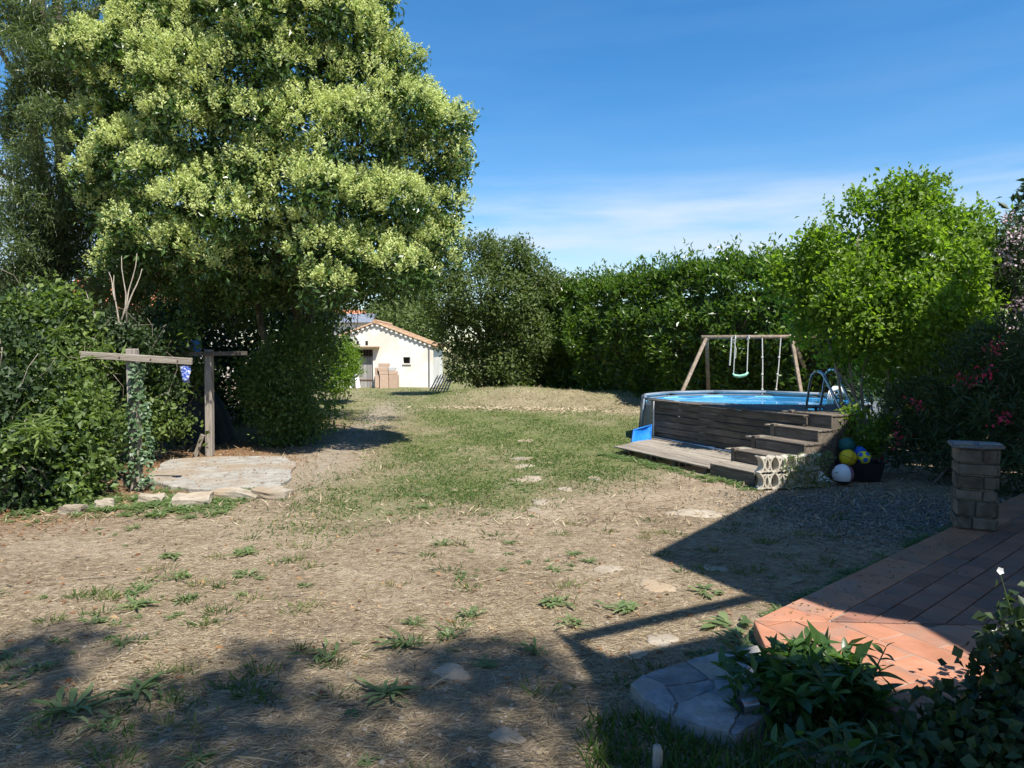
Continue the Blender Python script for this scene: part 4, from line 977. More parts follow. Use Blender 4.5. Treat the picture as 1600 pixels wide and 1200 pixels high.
under = [(np.array(at(px, py, TY+dy)), r_*TY/FPX) for px, py, r_, dy in ((546, 492, 20, .8), (550, 516, 16, .8), (300, 470, 46, 1.2), (370, 470, 50, 1.6), (430, 440, 46, .2), (505, 452, 44, .6), (585, 460, 40, .4), (640, 440, 36, .0), (250, 430, 40, 1.0), (620, 475, 26, .3), (430, 436, 40, -2.0), (500, 436, 40, -2.0), (360, 440, 40, -2.0), (550, 440, 36, -1.8), (600, 432, 38, -1.2), (300, 430, 42, -1.8), (240, 410, 40, -1.6), (465, 420, 40, -1.4), (395, 420, 40, -1.4))]
sub = []
for c_, rr in lob:
    for _ in range(4):
        d = rdir(1)[0]; d[1] = -abs(d[1]); s_ = rr[0]*rng.uniform(.38, .6); sub.append((c_+d*rr[0]*.85, (s_, s_, s_*.8)))
lob0 = lob; lob = [(c_, tuple(np.array(rr)*.9)) for c_, rr in lob]+sub
cr, P, O = crown(priv, lob, 15000, 9, .12, .052, LM['privet'], .10, inner=.55, gap=-.66, gscale=1.7, outw=.35, up=-.05, droop=.2)
crown(priv, back, 3600, 9, .13, .06, LM['privet'], .13, 'crown', inner=.3, outw=.3, up=0)
crown(priv, under, 3200, 8, .11, .05, LM['privet'], .11, 'crown', inner=.2, gap=-.35, outw=.2, up=-.1, droop=.2)
# flower panicles on the lobes' upper, outer faces
Pp, Oo, kk = shell(lob, 30000, .97, .9)
sun = np.array(SUN); fav = Oo[:, 2]*.62 + Oo @ np.array([.15, -.55, .25]) + .45*n3(Pp, 3.3, 5)
m = fav > .24; Pp, Oo = Pp[m][:6600], Oo[m][:6600]
Dp = unit(Oo*.55 + np.array([0, -.05, .75]) + rdir(len(Pp))*.25); Lp = rng.uniform(.17, .30, len(Pp))
K = 30; f = (np.arange(K)+.5)/K
base = np.repeat(Pp, K, 0); dd = np.repeat(Dp, K, 0); LL = np.repeat(Lp, K); ff = np.tile(f, len(Pp))
rad = (1-ff)**.8*.42*LL*(.35+.65*rng.random(len(ff))); side = unit(np.cross(dd, rdir(len(ff))))
pos = base + dd*(ff*LL)[:, None]*1.0 + side*rad[:, None]*.6
sd_ = unit(side*1.0 + dd*.7 + rdir(len(ff))*.3)
leaves('blossom', pos, sd_, rdir(len(ff)), rng.uniform(.05, .085, len(ff))*(1.1-.4*ff), .026, LM['panicle'], np.clip(np.repeat(rng.random(len(Pp)), K)*.6+rng.random(len(ff))*.4, 0, 1), priv, 0, 0)
mb = MB(); root = Vector((tb.x, TY, -.1))
fork = at(468, 545, TY)
stems = [((at(476, 690, TY), at(466, 560, TY), at(462, 470, TY), at(470, 380, TY)), .17), ((at(484, 690, TY), at(478, 560, TY), at(486, 450, TY), at(540, 300, TY+.3)), .13), ((at(462, 690, TY-.1), at(424, 560, TY-.2), at(398, 470, TY-.2), at(340, 330, TY)), .12), ((at(470, 690, TY+.2), at(468, 500, TY+.2), at(430, 300, TY+.3), at(420, 60, TY+.2)), .13)]
ends = []
for pts, r_ in stems:
    mb = MB(); q = [Vector((pts[0].x, pts[0].y, -.1))]
    for i in range(len(pts)-1):
        for f in (.25, .5, .75, 1.): q.append(pts[i].lerp(pts[i+1], f)+Vector(rdir(1)[0])*.05)
    mb.tube(q, [r_*(1-.6*i/len(q)) for i in range(len(q))], 8).build('trunk', M['treebark'], priv, smooth=True)
    ends += [pts[-1], pts[-2]]
mb = MB()
for c_, rr in lob0:
    e_ = min(ends, key=lambda q: (q-Vector(c_)).length); limb(mb, e_, c_, .05, .018, 5, .10, 5)
    for _ in range(3): limb(mb, c_, Vector(c_)+Vector(rdir(1)[0])*rr[0]*.8, .016, .006, 3, .1, 4)
for c_, rr in under:
    for _ in range(5): q = Vector(c_)+Vector(rdir(1)[0])*rr; limb(mb, q+Vector((rng.normal()*.6, 0, .8)), q, .012, .005, 4, .1, 4)
mb.build('branches', M['treebark'], priv, smooth=True, kind='stuff')

# ---- tall narrow-leaved tree on the west -----------------------------------------
WY = 15.6
wil = thing('willow_tree', 'tall narrow leaved grey green tree behind the bramble thicket', 'tree', (0, 0, 0))
mb = MB()
def chain(pts, r0, r1, Y=WY, n=9):
    q = [at(px, py, Y+dy) for px, py, dy in pts]; k = len(q)
    pts = [q[0]]
    for i in range(k-1):
        for f in (.33, .66, 1.): pts.append(q[i].lerp(q[i+1], f)+Vector(rdir(1)[0])*.04)
    MB().tube(pts, [r0+(r1-r0)*i/(len(pts)-1) for i in range(len(pts))], n).build('trunk' if r0 > .15 else 'limb', M['bark'], wil, smooth=True)
chain([(92, 700, 0), (84, 470, 0), (74, 330, 0), (52, 200, 0), (62, 60, 0), (66, -120, 0)], .19, .12)
chain([(84, 470, 0), (98, 330, .1), (96, 240, .1), (86, 120, .2), (88, 20, .2), (90, -100, .3)], .13, .08)
chain([(96, 260, .1), (112, 190, .1), (104, 120, 0), (92, 30, 0), (82, -60, 0)], .09, .06)
chain([(90, 300, .1), (120, 265, 0), (150, 235, -.2), (190, 205, -.2)], .10, .05)
chain([(96, 200, .1), (112, 160, 0), (132, 130, 0), (160, 120, 0)], .05, .02)
chain([(100, 70, .2), (128, 40, .2), (158, 8, .2), (200, -10, .3)], .07, .04); chain([(130, 60, .2), (150, 20, 0), (165, -30, 0)], .045, .03)
chain([(60, 290, 0), (20, 280, -.3), (-40, 260, -.4)], .06, .04); chain([(54, 210, 0), (20, 120, -.2), (-20, 40, -.3)], .08, .04)
chain([(196, 470, 2), (200, 380, 2), (230, 330, 2), (250, 200, 2)], .09, .05); chain([(150, 480, 1.5), (168, 380, 1.5), (190, 320, 1.5), (200, 240, 1.5)], .10, .05)
wl = []
for px, py, r_ in ((20,20,46),(70,46,40),(118,24,30),(30,92,46),(96,96,42),(140,80,34),(50,132,40),(112,138,30),(150,116,26),(18,165,36),(70,180,30),(30,212,30),(56,250,34),(112,215,20),(20,330,44),(72,318,42),(120,300,30),(130,346,36),(20,398,46),(78,386,44),(132,400,36),(40,448,44),(100,444,40),(170,440,36),(196,384,26),(250,60,34),(206,90,30),(262,14,34),(190,26,18),(10,260,18),(160,290,22),(205,455,30),(120,60,22)):
    p = at(px, py, WY+rng.uniform(-1.6, .6)); rr = r_*WY/FPX; wl.append((np.array(p), (rr*1.05, rr*1.05, rr)))
crown(wil, wl, 6200, 10, .13, .024, LM['willow'], .09, inner=.25, gap=-.42, gscale=1.7, outw=.25, up=-.35, droop=.15, keep=.4)
for c_, rr in wl:
    for _ in range(5): q = Vector(c_)+Vector(rdir(1)[0])*rr[0]*.9; limb(mb, Vector(c_)+Vector((0, 0, .1)), q, .014, .004, 4, .12, 4)
mb.build('twigs', M['bark'], wil, smooth=True, kind='stuff')
# dead upright stems
mb = MB()
for a_, b_ in (((186, 505), (178, 430)), ((198, 505), (214, 396)), ((190, 500), (190, 400)), ((180, 470), (170, 425)), ((196, 490), (222, 420)), ((150, 500), (134, 455))):
    limb(mb, at(*a_, 11.8), at(*b_, 12.2), .016, .006, 5, .05, 5)
limb(mb, G(190, 700)+Vector((0, 1.2, 0)), at(188, 505, 11.9), .022, .016, 5, .05, 5)
mb.build('dead_stems', M['palebark'], smooth=True, kind='stuff', label='bare pale dead stems standing up out of the brambles', cat='stems')

# ---- bramble thicket ----------------------------------------------------------------
bl_ = []
for px, py, Y, r_ in ((-20,560,9.6,.75),(30,530,10.6,.7),(100,530,11.5,.7),(160,530,12.0,.6),(205,540,12.0,.5),(-30,640,9.0,.7),(40,620,9.4,.7),(105,620,11.0,.65),(165,620,12.1,.5),(-10,710,8.9,.6),(55,700,9.1,.6),(115,690,9.6,.5),(155,690,10.9,.45),(20,765,8.7,.35),(75,760,8.9,.35),(115,745,9.5,.3),(165,730,10.9,.25),(30,490,11.2,.6),(90,495,11.4,.6),(240,600,12.8,.5),(250,660,12.9,.45),(255,540,13.2,.5),(200,610,12.6,.5),(195,670,12.4,.4),(225,520,13,.5),(270,590,14.4,.5),(265,670,14.2,.4)):
    bl_.append((np.array(at(px, py, Y)), (r_, r_, r_*.85)))
bram = thing('bramble_thicket', 'sprawling green bramble thicket beside the ivy covered post', 'thicket', (0, 0, 0))
crown(bram, [(c_+rdir(1)[0]*.12, tuple(np.array(rr)*rng.uniform(.75, 1.12))) for c_, rr in bl_]+[(c_+rdir(1)[0]*rr[0]*.85, tuple(np.array(rr)*.42)) for c_, rr in bl_ for _ in range(3)], 10000, 8, .082, .055, LM['bramble'], .15, 'foliage', inner=.5, gap=.16, gscale=2.0, Lj=.6, outw=.5, up=.15, droop=.12, keep=.6)
crown(bram, [(c_+np.array([-.05, .2, -.05]), tuple(np.array(rr)*.78)) for c_, rr in bl_], 3000, 7, .09, .06, LM['dark'], .1, 'foliage', inner=.6, keep=.5)  # darker inner leaves: shade of the thicket's hollows put into leaf colour
mb = MB()
for c_, rr in bl_:
    for _ in range(4): p = Vector(c_); e_ = p+Vector(rdir(1)[0])*rr[0]*1.35; limb(mb, (p.x, p.y+.2, max(0, p.z-.8)), e_, .010, .004, 5, .15, 4, .15)
mb.build('canes', M['palebark'], bram, smooth=True, kind='stuff')
# narrow grassy sprays among the brambles
P = []; D = []
for px, py, Y in ((60,668,8.6),(70,672,8.6),(120,560,9.9),(150,548,10.4),(90,520,10.6),(30,660,8.6),(180,560,10.9)):
    p = np.array(at(px, py, Y)); k = 16; P.append(np.repeat(p[None], k, 0)+rng.normal(size=(k, 3))*.05); D.append(unit(rng.normal(size=(k, 3))*.5+np.array([.6, -.3, -.05])))
P = np.concatenate(P); D = np.concatenate(D); leaves('grass_sprays', P, D, rdir(len(P)), rng.uniform(.22, .36, len(P)), .02, LM['bramble'], rng.uniform(.5, 1, len(P)), bram, .1, .2)

# ---- dark hedge under and behind the big tree ----------------------------------------
dh = []
for px, py, Y, r_ in ((250,560,19,1.0),(300,520,20,1.1),(340,580,19,1.0),(300,620,18.5,.9),(370,520,20.5,1.1),(440,520,21,1.2),(430,600,19.5,.9),(475,560,21,.9),(370,630,19,.7),(230,620,18,.9),(480,500,23,1.1),(200,500,20,1.2),(330,470,21.5,1.1),(400,455,22,1.1),(470,470,22,1.1),(260,480,21,1.0),(150,540,19,1.2),(100,560,18,1.2),(30,560,17,1.2),(-40,500,17,1.3)):
    dh.append((np.array(at(px, py, Y)), r_))
dkh = thing('dark_hedge', 'dark overgrown hedge in the shade behind the big flowering tree', 'hedge', (0, 0, 0))
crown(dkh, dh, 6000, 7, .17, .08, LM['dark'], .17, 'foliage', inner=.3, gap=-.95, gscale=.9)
mb = MB()
for c_, rr in dh: limb(mb, (c_[0], c_[1], -.1), c_, .06, .02, 5, .06, 5)
mb.build('stems', M['bark'], dkh, smooth=True, kind='stuff')
# ---- shrub at the tree's foot, shrub by the shed ------------------------------------------
def bush(name, label, lobes, ntw, k, L_, W_, mat, spread, stem_r=.02, **kw):
    o = thing(name, label, 'shrub', (0, 0, 0)); c0 = np.mean([l_[0] for l_ in lobes], 0)
    crown(o, lobes, ntw, k, L_, W_, mat, spread, 'foliage', **kw)
    mb = MB()
    for c_, rr in lobes: limb(mb, (c0[0]+rng.normal()*.12, c0[1]+rng.normal()*.12, -.06), c_, stem_r, stem_r*.3, 5, .08, 5)
    mb.build('stems', M['bark'], o, smooth=True, kind='stuff'); return o
bush('leafy_shrub', 'dark green leafy shrub at the foot of the big tree', [(np.array(at(px, py, Y)), r_) for px, py, Y, r_ in ((470,520,15.9,.25),(500,535,15.8,.3),(395,560,15.9,.3),(430,550,15.5,.3))]+[(np.array(at(px, py, Y)), r_) for px, py, Y, r_ in ((430,600,15.2,.62),(480,580,15.4,.66),(508,602,15.6,.42),(455,650,14.9,.55),(500,645,15.1,.5),(420,640,15.3,.45),(470,555,15.6,.45),(512,568,15.9,.36),(440,680,14.8,.35),(405,600,15.6,.5))], 2300, 8, .09, .048, LM['bramble'], .15, inner=.3, gap=-.12, gscale=2.4)
bush('pale_shrub', 'sunlit pale green shrub beside the shed door', [(np.array(at(px, py, Y)), r_) for px, py, Y, r_ in ((525,560,27,.7),(540,575,27.4,.6),(515,590,26.6,.6),(535,545,27.5,.5),(530,596,26.6,.45),(545,556,27.8,.4))], 1500, 8, .10, .05, LM['hibiscus'], .10, inner=.4)
bush('far_bush', 'rounded green tree rising behind the shed roof', [(np.array(at(px, py, Y)), r_) for px, py, Y, r_ in ((610,498,52,1.5),(635,508,50,1.5),(650,490,54,1.6),(595,490,56,1.2),(660,520,48,1.6),(630,480,56,1.3))], 1600, 7, .28, .14, LM['elder'], .3, inner=.5)
# little sedges at the shrub's foot
# ---- olive-green tree in the middle ------------------------------------------------------
MY = 30.5
mid = thing('olive_green_tree', 'dull olive green bushy tree between the shed and the hedge', 'tree', (0, 0, 0))
ml = []
for px, py, r_ in ((700,420,36),(750,402,34),(800,412,36),(835,430,30),(696,470,40),(745,460,46),(800,470,46),(840,470,34),(712,520,34),(745,520,44),(790,530,46),(835,520,34),(728,568,32),(765,575,36),(800,575,36),(870,450,24),(895,452,14),(720,395,20),(765,388,18),(815,392,16),(672,455,20),(850,555,30),(770,440,40)):
    yy = MY+rng.uniform(-1.2, .8); ml.append((np.array(at(px, py, yy)), r_*yy/FPX))
crown(mid, ml, 7000, 8, .15, .07, LM['elder'], .15, inner=.55, gap=-.42, gscale=1.5, keep=.7)
mb = MB()
for i in range(4): limb(mb, at(752+i*8, 612, MY), at(700+i*40, 500, MY), .13, .06, 6, .06, 7)
for c_, rr in ml: limb(mb, at(760, 540, MY), c_, .05, .015, 5, .08, 5)
mb.build('trunk', M['bark'], mid, smooth=True, kind='stuff')
# ---- laurel hedge ------------------------------------------------------------------------
hl = [(.6, 36.5), (3.0, 30.5), (4.9, 26.6), (6.9, 23.0), (9.2, 20.4), (13.5, 17.8)]
hed = thing('laurel_hedge', 'long tall glossy green laurel hedge behind the pool', 'hedge', (0, 0, 0))
P = []; O = []
seg = [(Vector((*hl[i], 0)), Vector((*hl[i+1], 0))) for i in range(len(hl)-1)]
tot = sum((b_-a_).length for a_, b_ in seg)
for a_, b_ in seg:
    d = (b_-a_); ln = d.length; d.normalize(); n_ = Vector((d.y, -d.x, 0)); n_ = -n_ if n_.x > 0 else n_
    dens = 1.0*(26/max(14, (a_.y+b_.y)/2))
    ns = int(ln*420*dens**.5); u_ = rng.random(ns)*ln; zz = rng.random(ns)*4.75
    base = np.array(a_)[None]+np.array(d)[None]*u_[:, None]
    bul = .62*n3(np.stack([u_+a_.y*3, zz, zz*0+1], 1), 1.5, 2)+.40*n3(np.stack([u_+a_.y*3, zz*1.3, zz*0], 1), 3.6, 7)
    th_ = .95+.35*np.sin(np.clip(zz/4.6, 0, 1)*math.pi) + bul - np.clip((zz-3.9)/.9, 0, 1)**2*.9
    m = rng.random(ns) < .82; s_ = np.where(m, 1, -.8)
    p = base + np.array(n_)[None]*(th_*s_ - rng.random(ns)*.22)[:, None]; p[:, 2] = zz
    P.append(p); O.append(np.repeat(np.array(n_)[None], ns, 0)*s_[:, None] + np.array([0, 0, .35])*np.clip(zz-3.2, 0, 2)[:, None])
    nt_ = int(ln*200*dens**.5); u_ = rng.random(nt_)*ln; v_ = rng.uniform(-.75, .95, nt_)         # top
    hz = 4.55+.30*n3(np.stack([u_+a_.y*3, v_, v_*0], 1), 1.7, 3)+.16*n3(np.stack([u_+a_.y*3, v_, v_*0], 1), 5.3, 1) - .25*np.abs(v_)**2 + np.where(rng.random(nt_) < .2, rng.random(nt_)**1.5*.7, 0)
    p = np.array(a_)[None]+np.array(d)[None]*u_[:, None]+np.array(n_)[None]*v_[:, None]; p[:, 2] = hz - .25*rng.random(nt_)
    P.append(p); O.append(np.tile(np.array([0, 0, 1.]), (nt_, 1)))
P = np.concatenate(P); O = unit(np.concatenate(O))
P2, D, N = tufts(P, O, 7, .11, .45, .5); n = len(P2); Ls = .19*(1+.3*(rng.random(n)*2-1))
leaves('foliage', P2, D, N, Ls, Ls*.42, LM['laurel'], np.clip(np.repeat(rng.random(len(P))*.5, 7)+rng.random(n)*.5, 0, 1), hed, .12, .1)
mb = MB()
for a_, b_ in seg:
    for k in range(int((b_-a_).length/.8)):
        p = a_.lerp(b_, (k+.5)/int((b_-a_).length/.8)); limb(mb, (p.x, p.y, -.1), (p.x+rng.normal()*.2, p.y+rng.normal()*.2, 3.9), .06, .02, 4, .04, 5)
    d = (b_-a_).normalized(); mb.bar((a_.x, a_.y, 1.9), (b_.x, b_.y, 1.9), .25, 3.7)     # dense core of dead twigs
mb.build('stems', M['bark'], hed, kind='stuff')

# ---- hibiscus by the steps -----------------------------------------------------------------
HY = 11.9
hib = thing('hibiscus_bush', 'tall fresh green bush with many stems beside the pool steps', 'bush', (0, 0, 0))
hbl = []
for px, py, r_, dy in ((1290,400,34,0),(1340,370,40,0),(1400,335,36,0),(1450,345,38,.1),(1500,370,38,.1),(1420,400,50,-.3),(1350,440,50,-.2),(1280,450,42,.1),(1230,440,32,.3),(1480,430,50,-.2),(1535,420,32,.1),(1560,470,34,.2),(1510,490,48,-.2),(1430,480,55,-.5),(1340,505,46,-.3),(1270,505,32,.1),(1400,530,44,-.3),(1480,540,42,-.1),(1330,548,24,0),(1300,556,16,0),(1420,585,26,.1),(1500,600,30,.2),(1365,580,20,.1),(1452,615,20,.2),(1550,530,40,.1),(1310,470,40,-.3),(1430,300,18,0),(1395,300,16,0),(1470,305,18,.1),(1300,355,18,0),(1340,322,18,0),(1530,350,20,.2),(1210,425,16,.3),(1265,385,18,.1)):
    Y = HY+dy; hbl.append((np.array(at(px, py, Y)), r_*Y/FPX))
crown(hib, hbl, 4700, 8, .092, .056, LM['hibiscus'], .10, 'foliage', inner=.4, gap=-.42, gscale=2.9, up=.4, keep=.65)
# upright leafy shoots breaking the outline
Pt, Ot, _ = shell([h_ for h_ in hbl[:11]+hbl[22:]], 2200, .95, .95); m = Ot[:, 2] > .45; Pt = Pt[m][:220]
K = 14; ff = np.tile(np.linspace(0, 1, K), len(Pt)); hh = np.repeat(rng.choice([.15, .22, .3, .42], len(Pt))*rng.uniform(.6, 1.1, len(Pt)), K); ln_ = np.repeat(rng.normal(size=(len(Pt), 3))*.18, K, 0); ln_[:, 2] = 1
pp = np.repeat(Pt, K, 0)+ln_*(ff*hh)[:, None]
leaves('shoots', pp, unit(rdir(len(pp))*[1, 1, .2]+[0, 0, .55]), rdir(len(pp)), .085*(1.1-.6*ff), .045, LM['hibiscus'], rng.uniform(.3, 1, len(pp)), hib)
mb = MB(); hb0 = Vector((5.75, HY-.1, -.1))
tops = [at(px, py, HY) for px, py in ((1290,520),(1330,500),(1360,540),(1400,520),(1440,540),(1310,580),(1480,560),(1500,500))]
for i, tq in enumerate(tops): limb(mb, hb0+Vector((rng.normal()*.12, rng.normal()*.1, 0)), tq, .035, .014, 7, .07, 6)
for c_, rr in hbl: e_ = min(tops, key=lambda q: (q-Vector(c_)).length); limb(mb, e_, c_, .014, .006, 4, .08, 4)
mb.build('stems', M['palebark'], hib, smooth=True, kind='stuff')
fw = at(1448, 400, 11.3)
def flower(p, r_, k, mat, o, dirv=(0, -1, .3), nm='flower'):
    dv = unit(np.array([dirv], float))[0]; a = np.cross(dv, [0, 0, 1]); a /= np.linalg.norm(a); b_ = np.cross(a, dv)
    an = np.arange(k)*2*math.pi/k; D = np.cos(an)[:, None]*a+np.sin(an)[:, None]*b_+dv*.3
    return leaves(nm, np.repeat(np.array(p)[None], k, 0), unit(D), np.repeat(dv[None], k, 0), r_, r_*.9, mat, rng.random(k), o, .05, -.05, .6)
flower(at(1442, 398, 11.3), .055, 5, LM['whitepetal'], hib); flower(at(1457, 399, 11.3), .06, 5, LM['whitepetal'], hib)
# suckers at the base
bush('sucker_shrub', 'small leafy suckers at the base of the tall fresh green bush', [(np.array(at(px, py, 11.3)), r_) for px, py, r_ in ((1330,650,.16),(1355,690,.22),(1325,675,.12),(1375,665,.16))], 190, 7, .075, .04, LM['hibiscus'], .06, .01, inner=.2)
# ---- oleanders ---------------------------------------------------------------------------------
def oleander(name, label, lobes, ntw, petal, nfl, seed_dir):
    o = thing(name, label, 'oleander', (0, 0, 0))
    _, P, O = crown(o, lobes, ntw, 9, .16, .026, LM['oleander'], .06, 'foliage', inner=.35, up=.35, outw=.6, keep=.6)
    Pf, Of, _ = shell(lobes, nfl*6, .98, .95); m = (Of[:, 1] < .25) | (Of[:, 2] > .4); Pf, Of = Pf[m][:nfl], Of[m][:nfl]
    k = 30; P2 = np.repeat(Pf, k, 0)+rng.normal(size=(len(Pf)*k, 3))*.065; D = unit(rdir(len(P2))+np.repeat(Of, k, 0)*.6)
    leaves('blossom', P2, D, rdir(len(P2)), rng.uniform(.04, .06, len(P2)), .04, petal, rng.random(len(P2)), o, .05, 0, .6)
    mb = MB(); c0 = np.mean([l_[0] for l_ in lobes], 0)
    for c_, rr in lobes:
        limb(mb, (c0[0]+rng.normal()*.2, c0[1]+rng.normal()*.2, -.1), c_, .03, .01, 6, .06, 5)
    mb.build('stems', M['bark'], o, smooth=True, kind='stuff'); return o
oleander('pink_oleander', 'pale pink flowering oleander rising over the terrace side bushes', [(np.array(at(px, py, 11.6)), r_) for px, py, r_ in ((1588,362,.26),(1600,400,.34),(1640,400,.6),(1600,450,.4),(1640,480,.7),(1600,520,.5),(1660,560,.8),(1576,388,.18))], 800, LM['pink'], 130, 0)
oleander('red_oleander', 'red flowering oleander in deep shade behind the stone pillar', [(np.array(at(px, py, Y)), r_) for px, py, Y, r_ in ((1540,560,10.6,.5),(1590,560,10.2,.6),(1500,600,10.8,.5),(1570,640,10.0,.6),(1480,650,10.8,.5),(1430,640,11.2,.45),(1540,690,10.2,.5),(1620,690,9.6,.6),(1450,700,10.9,.4),(1400,690,11.3,.35),(1640,600,10,.7),(1590,740,9.8,.4),(1500,720,10.6,.35))], 1500, LM['red'], 15, 0)
rb_l = [(np.array(at(px, py, Y)), r_) for px, py, Y, r_ in ((1420,650,14.5,1.0),(1480,640,14.2,1.1),(1540,640,13.6,1.1),(1600,640,13.2,1.1),(1450,600,15,1.0),(1530,590,14.5,1.1),(1600,570,13.8,1.0),(1370,640,15.2,.9),(1500,690,13.2,.7),(1580,700,12.6,.7),(1660,650,12.5,1.2))]
rh = thing('added_dark_foliage', 'added dark foliage closing the bright gaps behind the red oleander', 'hedge', (0, 0, 0))
crown(rh, rb_l, 2400, 7, .16, .07, LM['dark'], .15, 'foliage', inner=.3)  # foliage added as a dark backing, deep shade put into its leaf colour
mb = MB()
for c_, rr in rb_l: limb(mb, (c_[0], c_[1], -.1), c_, .05, .02, 4, .05, 5)
mb.build('stems', M['bark'], rh, smooth=True, kind='stuff')
lq = [(np.array(at(px, py, 13.5)), r_) for px, py, r_ in ((1600,318,.16),(1630,330,.5),(1660,380,.9),(1650,300,.4),(1700,420,1.2))]
lo_ = thing('dark_leaved_tree', 'dark broad leaved tree peeping in above the pink oleander', 'tree', (0, 0, 0))
crown(lo_, lq, 420, 8, .2, .075, LM['dark'], .1, inner=.4)
mb = MB(); limb(mb, (11.2, 13.5, -.1), lq[-1][0], .12, .06, 6, .03, 7)
for c_, rr in lq[:-1]: limb(mb, lq[-1][0], c_, .05, .015, 5, .06, 5)
mb.build('trunk', M['bark'], lo_, smooth=True, kind='stuff')

# ---- tree behind the house: dapples the foreground -----------------------------------------------
shade = thing('shade_tree', 'tall leafy tree behind the house casting dappled shade', 'tree', (0, 0, 0))
tz = 14.; k_ = tz/SUN.z; ol = []
for x, y, r_ in ((-4.4,3.4,1.0),(-3.2,3.9,.8),(-2.1,3.5,1.0),(-.9,3.7,.9),(.0,3.8,.7),(-3.6,2.2,1.3),(-1.7,2.1,1.3),(.2,2.5,1.0),(-5.4,2.6,1.2),(-.2,4.3,.35),(-1.4,4.4,.4),(-3.0,4.7,.35),(-4.8,4.5,.4),(.4,3.4,.6)):
    ol.append((np.array((x+SUN.x*k_, y+SUN.y*k_, tz+rng.uniform(-.8, .8))), (r_, r_, r_*.8)))
crown(shade, ol, 2100, 8, .15, .075, LM['privet'], .13, inner=.2, gap=-.16, gscale=1.9, keep=.3)
mb = MB(); tx, ty = 3.0, -8.2
cc = Vector((tx, ty, 9.5)); limb(mb, (tx, ty, -.1), cc, .3, .2, 8, .02, 10)
for c_, rr in ol: limb(mb, cc, c_, .09, .02, 6, .06, 6)
mb.build('trunk', M['bark'], shade, smooth=True, kind='stuff')

# ================================================================== GROUND COVER
def in_view(x, y, mg=.04): return (np.abs(x/np.maximum(y, .3)) < .708+mg) & (y > 2.9)
TA = np.array([A0.x, A0.y]); TE = np.array([Ee.x, Ee.y]); TM = np.array([Em.x, Em.y])
def off_terrace(x, y, mg=.04):
    d = np.stack([x, y], 1)-TA; v = d @ TM; ap = (x-LA.x)*Ln.x+(y-LA.y)*Ln.y
    s_ = (x-SA.x)*Sn.x+(y-SA.y)*Sn.y
    return ~(((v > -mg) & (s_ > -mg)) | ((s_ <= 0) & (ap > -mg)))
slabc = np.array([(p.x, p.y) for p in sl])
def inpoly(x, y, poly):
    r_ = np.zeros(len(x), bool); n = len(poly)
    for i in range(n):
        (x0, y0), (x1, y1) = poly[i], poly[(i+1) % n]
        c_ = ((y0 > y) != (y1 > y)) & (x < (x1-x0)*(y-y0)/(y1-y0+1e-12)+x0); r_ ^= c_
    return r_
stepc = [(p.x, p.y) for p in sw]
def free(x, y, solid=True):
    d = np.stack([x-OO.x, y-OO.y], 1); a_ = d @ np.array([Aa.x, Aa.y]); n_ = d @ np.array([Nn.x, Nn.y])
    deck = (a_ > .6*n_) & (a_ < 4.9) & (n_ < 1.58) & (n_ > -.2); pl = np.hypot(x-PC.x, y-PC.y) < PR+.1
    return off_terrace(x, y) & (~inpoly(x, y, slabc) if solid else True) & ~inpoly(x, y, stepc) & ~deck & ~pl
def scatter(n, y0, y1, p=1.6, wid=.76):
    """more toward the near ground"""
    y = (y0**(1-p) + rng.random(n)*(y1**(1-p)-y0**(1-p)))**(1/(1-p)); x = (rng.random(n)*2-1)*wid*y
    m = free(x, y); return x[m], y[m]
def lay(x, y, dz=0.): return np.stack([x, y, hgt(x, y)+dz], 1)
# straw
x, y = scatter(190000, 3.0, 16, 2.0); g_ = green_mask(x, y); li = litter_mask(x, y)
dn = .5+.5*snoise(x, y, 2.3, 2)+.35*snoise(x, y, 5.1, 8)
m = (rng.random(len(x)) < (1-.75*g_)*(1-.6*li)*np.clip(.2+.9*dn, .08, 1)); x, y = x[m], y[m]; n = len(x)
P = lay(x, y, .002); an = rng.normal(.25, .9, n)+rng.integers(0, 2, n)*math.pi; el = np.abs(rng.normal(0, .12, n))
D = np.stack([np.cos(an)*np.cos(el), np.sin(an)*np.cos(el), np.sin(el)], 1); N = unit(np.stack([rng.normal(size=n)*.4, rng.normal(size=n)*.4, np.ones(n)], 1))
leaves('straw', P, D, N, np.clip(rng.gamma(2.2, .03, n), .015, .26), rng.uniform(.0022, .0048, n)*(1+.06*y), LM['straw'], np.clip(.5*rng.random(n)+.5*rng.random(n)**.6, 0, 1), None, 0, .05, kind='stuff', label='dry straw strewn over the bare soil', cat='straw')
# short lawn
x, y = scatter(330000, 7.0, 37, 1.35); m = rng.random(len(x)) < green_mask(x, y)*np.clip(.52+.7*snoise(x, y, 2.6, 5)+.3*snoise(x, y, 6.5, 1), .08, 1); x, y = x[m], y[m]; n = len(x)
P = lay(x, y, -.004); D = unit(np.stack([rng.normal(size=n)*.8, rng.normal(size=n)*.8, rng.uniform(.25, 1, n)], 1)); sz = 1+.022*(y-8)
leaves('lawn_grass', P, D, rdir(n), rng.uniform(.025, .075, n)*sz, rng.uniform(.009, .018, n)*sz, LM['grass'], np.clip(rng.random(n)*.72+.18*(snoise(x, y, .8, 9)+.4), 0, 1), None, 0, .15, kind='stuff', label='short patchy green lawn grass', cat='grass')
